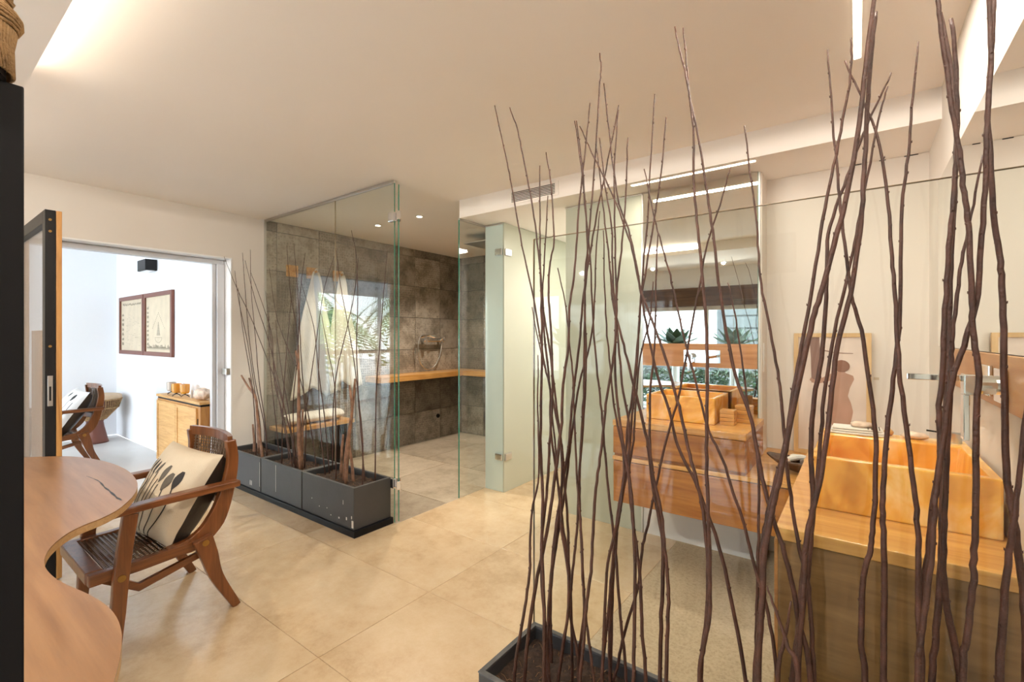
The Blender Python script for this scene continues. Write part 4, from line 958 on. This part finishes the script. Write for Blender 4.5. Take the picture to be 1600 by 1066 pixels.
def cushion(TL, TR, BR, BL, th, front, back, lab, strokes, dabs, off=Vector((0, 0, 0))):
    TL, TR, BR, BL = [Vector(p)+off for p in (TL, TR, BR, BL)]
    nrm = ((TR-TL).cross(BL-TL)).normalized()
    if nrm.y > 0: nrm = -nrm
    def surf(u, v, sgn, ex=0):
        pin = .05
        uu = .5+(u-.5)*(1-pin*(1-(2*v-1)**2)); vv = .5+(v-.5)*(1-pin*(1-(2*u-1)**2))
        p = (TL*(1-uu)+TR*uu)*(1-vv)+(BL*(1-uu)+BR*uu)*vv
        e = max(0, (1-(2*u-1)**2))*max(0, (1-(2*v-1)**2))
        wr = .006*noise.noise(Vector((u*4, v*7, 2.5)))*e**.3+.004*math.sin(v*26+5*u)*max(0, v-.55)*2
        return p+nrm*sgn*(th*(.5 if sgn > 0 else .72)*e**(.42 if sgn > 0 else .3)+wr*(1 if sgn > 0 else 0)+ex)
    t = thing('cushion', lab, 'cushion', (BL+BR)/2)
    fo = MB().grid(lambda u, v: surf(u, v, 1), 36, 36).build('front_cover', M[front], t, smooth=True)
    MB().grid(lambda u, v: surf(u, v, -1), 30, 30).build('back_cover', M[back], t, smooth=True)
    def strip(path, wd, m):
        vs = []; fs = []; n = len(path)
        for i, (u, v) in enumerate(path):
            a, b_ = path[max(i-1, 0)], path[min(i+1, n-1)]; du, dv = b_[0]-a[0], b_[1]-a[1]; l = math.hypot(du, dv) or 1
            w_ = wd[i] if isinstance(wd, list) else wd
            for q in (-1, 0, 1): vs.append(surf(u - dv/l*w_*q, v+du/l*w_*q, 1, .0016))
        for i in range(n-1):
            for q in (0, 1): fs.append((i*3+q, i*3+q+1, (i+1)*3+q+1, (i+1)*3+q))
        m.add(vs, fs)
    m = MB()
    for (u0, v0, u1, v1, bend) in strokes:
        strip([(u0+(u1-u0)*s+bend*math.sin(s*PI), v0+(v1-v0)*s) for s in [i/14 for i in range(15)]], .0075, m)
    for (u, v, w_, h, bend) in dabs:
        if bend: strip([(u, v-h/2+h*i/8) for i in range(9)], [w_*math.sin(PI*(.12+.83*i/8)) for i in range(9)], m)
    m.build('printed_stems', M['inkb'], fo, fix=False, kind='stuff')
    m = MB()
    for (u, v, w_, h, bend) in dabs:
        if not bend: strip([(u+.02-.04*i/8, v-h/2+h*i/8) for i in range(9)], [w_*math.sin(PI*(.12+.83*i/8)) for i in range(9)], m)
    if m.v: m.build('printed_heads', M['inkg'], fo, fix=False, kind='stuff')
    return t
c1 = cushion((-3.05, .955, .80), (-2.60, 1.03, .775), (-2.615, .80, .372), (-3.03, .745, .385), .21, 'cream', 'darkcloth', 'cream cushion with black printed stems on the armchair at the desk',
  [(.10, .35, .03, .85, 0), (.16, .32, .10, .92, .01), (.25, .33, .18, .97, .01), (.33, .34, .28, .96, .0), (.42, .33, .36, .98, .01), (.56, .45, .50, .95, .0), (.68, .48, .60, .96, .04), (.80, .45, .66, .97, .09), (.50, .40, .42, .9, 0)],
  [(.13, .28, .024, .14, 0), (.22, .28, .026, .15, 1), (.31, .29, .026, .14, 1), (.40, .29, .028, .14, 0), (.56, .33, .045, .2, 0), (.68, .40, .06, .2, 0), (.80, .36, .05, .2, 1), (.25, .5, .03, .14, 0)])
o2 = Vector((-3.80, .27, 0))
c2 = cushion((-3.05, .985, .82), (-2.60, 1.0, .80), (-2.615, .74, .375), (-3.03, .70, .385), .17, 'creamw', 'darkcloth', 'white cushion with black printed lines on the armchair in the adjoining room',
  [(.75, .25, .55, .95, .08), (.5, .2, .35, .9, .06), (.9, .3, .8, .95, .04), (.25, .3, .1, .9, .02)],
  [(.78, .2, .05, .16, 1), (.5, .16, .05, .12, 1)], o2)

# ------------------------------------------------------------------ desk
DZ = .75
edge_px = [(30,715),(97,713),(130,715),(160,720),(185,728),(203,738),(214,752),(214,764),(207,776),(195,788),(180,799),(158,810),(130,821),(108,832),(90,845),(77,858),(70,872),(70,884),(78,896),(92,907),(112,917),(135,927),(155,938),(172,951),(184,968),(190,988),(190,1010),(186,1035),(178,1066)]
pts = [ptZ(a, b, DZ) for a, b in edge_px]
poly = [(p.x, p.y) for p in pts]
sm = [(p.x, p.y) for p in cr([(a, b, 0) for a, b in poly], 4)]
sm += [(-1.04, .19), (-1.01, .13), (-1.01, .06), (-1.04, .0), (-1.12, -.06), (-1.6, -.16), (-2.4, -.28), (-3.2, -.20), (-3.55, .05), (-3.60, .25)]
t = thing('curved_desk', 'wavy-edged wooden desk top at lower left in front of the armchair', 'desk', (-2.2, .1, 0))
MB().prism(sm, 2, DZ-.004, DZ).build('desk_top', M['desk'], t)
MB().prism(sm, 2, DZ-.026, DZ-.004).build('desk_edge', M['ply'], t)
for x, y in ((-3.25, -.02), (-1.35, .03)):
    MB().tube([(x, y, 0), (x, y, DZ-.026)], .03, 16).build('leg', M['blackm'], t)
# resin filled crack
cpx = [(135,744),(146,748),(156,753),(163,761),(172,768),(182,777),(190,782)]
cp = cr([ptZ(a, b, DZ+.0004) for a, b in cpx], 4); m = MB(); vs = []; n = len(cp)
for i, p in enumerate(cp):
    w_ = .0012+.0045*abs(math.sin(i*.8))*(i/n)**.7; vs += [p+Vector((w_, w_, 0)), p-Vector((w_, w_, 0))]
m.add(vs, [(2*i, 2*i+1, 2*i+3, 2*i+2) for i in range(n-1)]).build('crack_filling', M['blackm'], t)
# ------------------------------------------------------------------ door leaf
t = thing('door_leaf', 'open glazed door leaf with black frame and honey wood edge at the left', 'door', (-4.2, .565, 0))
DX0, DX1, DH = WX+.02, -3.63, 2.09
fr = .07
for b_ in ((DX1-fr, DX1, 0.01, DH), (DX0, DX0+fr, .01, DH), (DX0+fr, DX1-fr, DH-.07, DH), (DX0+fr, DX1-fr, .01, .09)):
    MB().box(b_[0], b_[1], .530, .574, b_[2], b_[3]).build('frame', M['blackm'], t, .002)
MB().box(DX1-fr, DX1, .576, .600, .01, DH).build('wood_edge', M['oaky'] if False else M['cabf'], t, .002)
MB().box(DX0, DX0+fr, .576, .600, .01, DH).build('wood_edge', M['cabf'], t, .002)
box('pane', M['glassd'], (DX0+fr, DX1-fr, .548, .556, .09, DH-.07), t)
MB().box(-4.57, -4.25, .602, .63, .01, 1.42).build('inner_stile', M['cabf'], t, .002)
MB().box(DX1-.0, DX1+.003, .540, .562, .99, 1.16).build('lock_plate', M['steel'], t, .001)
MB().box(DX1+.003, DX1+.0045, .547, .555, 1.02, 1.10).build('latch', M['blackm'], t)
for z in (2.035, 1.97, 1.325): MB().tube([(DX1, .551, z), (DX1+.003, .551, z)], .007, 12).build('screw', M['brass'], t)
# sliding door handle on the right jamb
MB().box(WX-.10, WX-.01, 1.90, 1.934, 1.02, 1.08).build('door_handle', M['steel'], slide_frame, .003)
# ------------------------------------------------------------------ black screen and rope-wrapped post
t = thing('black_screen', 'glossy black framed screen cut by the left edge of the photo', 'screen', (-.87, -.1, 0))
SX = -.866
MB().box(SX-.012, SX+.012, .058, .106, 0, 1.699).build('stile', M['black'], t, .002)
MB().box(SX-.012, SX+.012, -.42, .056, 1.66, 1.699).build('rail', M['black'], t, .002)
MB().box(SX-.012, SX+.012, -.42, .056, 0, .06).build('rail', M['black'], t, .002)
MB().box(SX-.004, SX+.006, -.42, .056, .06, 1.66).build('panel', M['black'], t, .001)
MB().box(SX-.012, SX+.012, -.47, -.422, 0, 1.699).build('stile', M['black'], t, .002)
t = thing('rope_post', 'jute rope wrapped post above the black screen at upper left', 'post', (-.90, .055, 1.70))
pxp, pyp = SX+.006, .052; Rr = .047
MB().tube([(pxp, pyp, 1.701), (pxp, pyp, 2.419)], Rr-.008, 20).build('core', M['blackm'], t)
m = MB(); pts = []; turns = 200
for i in range(turns*14+1):
    a = 2*PI*i/14; z = 1.735+i/14*.0036
    if z > 2.414: break
    rr = Rr-.004+.0016*math.sin(i*.61)+.001*math.sin(i*1.7)
    pts.append((pxp+rr*math.cos(a), pyp+rr*math.sin(a), z+.0012*math.sin(i*.23)))
m.tube(pts, .0023, 4).build('rope_coil', M['rope'], t, smooth=True)
m = MB()
for q in range(9):
    m.tube([(pxp+(Rr+.002+.004*math.sin(q*.4))*math.cos(a*PI/10), pyp+(Rr+.002+.004*math.sin(q*.4))*math.sin(a*PI/10), 1.758+q*.0034+.006*math.sin(a*PI/10+q*.4)) for a in range(21)], .0021, 5)
for q in range(64):
    a = q*2*PI/64+.1; m.tube([(pxp+Rr*math.cos(a), pyp+Rr*math.sin(a), 1.76), (pxp+(Rr-.003)*math.cos(a+.06), pyp+(Rr-.003)*math.sin(a+.06), 1.74), (pxp+(Rr-.002)*math.cos(a+.15), pyp+(Rr-.002)*math.sin(a+.15), 1.705)], .0021, 4)
m.build('rope_knot', M['rope'], t, smooth=True)

# ------------------------------------------------------------------ outdoors (seen in reflections)
gr = MB().box(-30, -8.5, -14, 6, -.3, -.06).box(-8.5, 8, -14, -1.1, -.3, -.07).build('ground', M['terrace'], None, kind='structure')
t = thing('terrace_railing', 'timber rail outside the adjoining room window, seen reflected in the glass screen', 'railing', (-9.4, -2.2, -.06))
MB().box(-9.44, -9.36, -5.5, 1.0, .98, 1.06).build('top_rail', M['brownbeam'], t)
for q in range(8): MB().box(-9.43, -9.37, -5.4+q*.9, -5.34+q*.9, -.06, .98).build('post', M['brownbeam'], t)
def palm(x, y, h, seed, lab):
    t = thing('palm_tree', lab, 'palm', (x, y, -.06), 'palms outside the window'); rn = random.Random(seed)
    MB().tube([(x, y, -.06), (x+.1, y+.05, h*.5), (x+.05, y, h)], [.16, .12, .10], 10).build('trunk', M['bark'], t)
    m = MB()
    for q in range(18):
        a = q*2.4+seed; L = rn.uniform(1.4, 2.1); up = rn.uniform(.1, .9)
        sp = []
        for s in range(13):
            u = s/12; sp.append(Vector((x+.05+math.cos(a)*L*u, y+math.sin(a)*L*u, h+up*L*u*.8-L*1.1*u*u)))
        side = Vector((-math.sin(a), math.cos(a), 0))
        for s in range(1, 13):
            for sg in (-1, 1):
                b0 = sp[s]; ll = .42*math.sin(PI*(.15+.8*s/12)); tip = b0+side*sg*ll+Vector((math.cos(a)*.16, math.sin(a)*.16, -.18*ll/.4))
                wv = (sp[s]-sp[s-1])*.22
                m.add([b0-wv, b0+wv, tip], [(0, 1, 2)])
                b1 = (sp[s]+sp[s-1])/2
                m.add([b1-wv, b1+wv, tip-(sp[s]-b1)], [(0, 1, 2)])
    m.build('fronds', M['leaf'], t, kind='stuff', fix=False)
palm(-11.5, -2.4, 2.0, 1, 'palm nearest the window of the adjoining room'); palm(-12.6, -6.6, 2.6, 2, 'taller palm at the far end of the terrace'); palm(-15.5, -3.6, 3.0, 3, 'tallest palm beyond the terrace rail')
def hedge(name, x0, x1, y0, y1, z0, z1, n, seed, lab, mat='leafd', s=.10):
    rn = random.Random(seed); m = MB()
    for q in range(n):
        c = Vector((rn.uniform(x0, x1), rn.uniform(y0, y1), z0+(z1-z0)*rn.random()**.7)); d = Vector((rn.gauss(0, 1), rn.gauss(0, 1), rn.gauss(0, 1))).normalized(); e = d.orthogonal().normalized()
        m.add([c-d*s, c+e*s*.35, c+d*s, c-e*s*.35], [(0, 1, 2, 3)])
    o = m.build(name, M[mat], None, fix=False, kind='stuff'); tag(o, lab, 'hedge'); return o
t = thing('neighbour_building', 'grey building with a white wall panel outside the rear window, seen in the mirror', 'building', (-3, -6.2, -.07))
MB().box(-5.3, 3, -6.6, -6.0, -.07, 3.6).build('wall', M['greywall'], t)
MB().box(-5.2, -2.81, -5.99, -5.95, .6, 2.05).build('white_panel', M['white'], t)
for q in range(9): MB().box(-2.7, 2.5, -5.995, -5.96, .7+q*.3, .96+q*.3).build('cladding_board', M['greywall'], t)
hedge('hedge', -4.5, 1.5, -3.6, -2.9, -.06, .72, 5000, 6, 'low dark hedge outside the wide rear window', 'leafd', .07)
for i, (x, lab) in enumerate(((-2.45, 'left potted agave outside the rear window, seen in the mirror'), (-1.55, 'right potted agave outside the rear window, seen in the mirror'))):
    t = thing('potted_agave', lab, 'plant', (x, -1.55, -.07), 'potted agaves at the rear window')
    MB().lathe([(.07, 0), (.06, .3), (.06, 1.1), (.11, 1.18), (.15, 1.32), (.14, 1.33), (.12, 1.30)], (x, -1.55, -.07), 20).build('pot', M['white'], t)
    m = MB(); rn = random.Random(i)
    for q in range(15):
        a = q*2.39; el = .2+.9*(q/15); L = .36-.08*q/15
        d = Vector((math.cos(a)*math.cos(el), math.sin(a)*math.cos(el), math.sin(el))); sd = Vector((-math.sin(a), math.cos(a), 0))
        b0 = Vector((x, -1.55, 1.24)); vs = []; K = 6
        for s in range(K+1):
            u = s/K; w_ = .095*math.sin(PI*(.16+.82*u)); p = b0+d*L*u+Vector((0, 0, .05*u*u)); vs += [p-sd*w_, p+Vector((0, 0, -.012)), p+sd*w_]
        m.add(vs, [(s*3+k_, s*3+k_+1, (s+1)*3+k_+1, (s+1)*3+k_) for s in range(K) for k_ in (0, 1)])
    m.build('leaves', M['leafd'], t, solid=.006, fix=False)
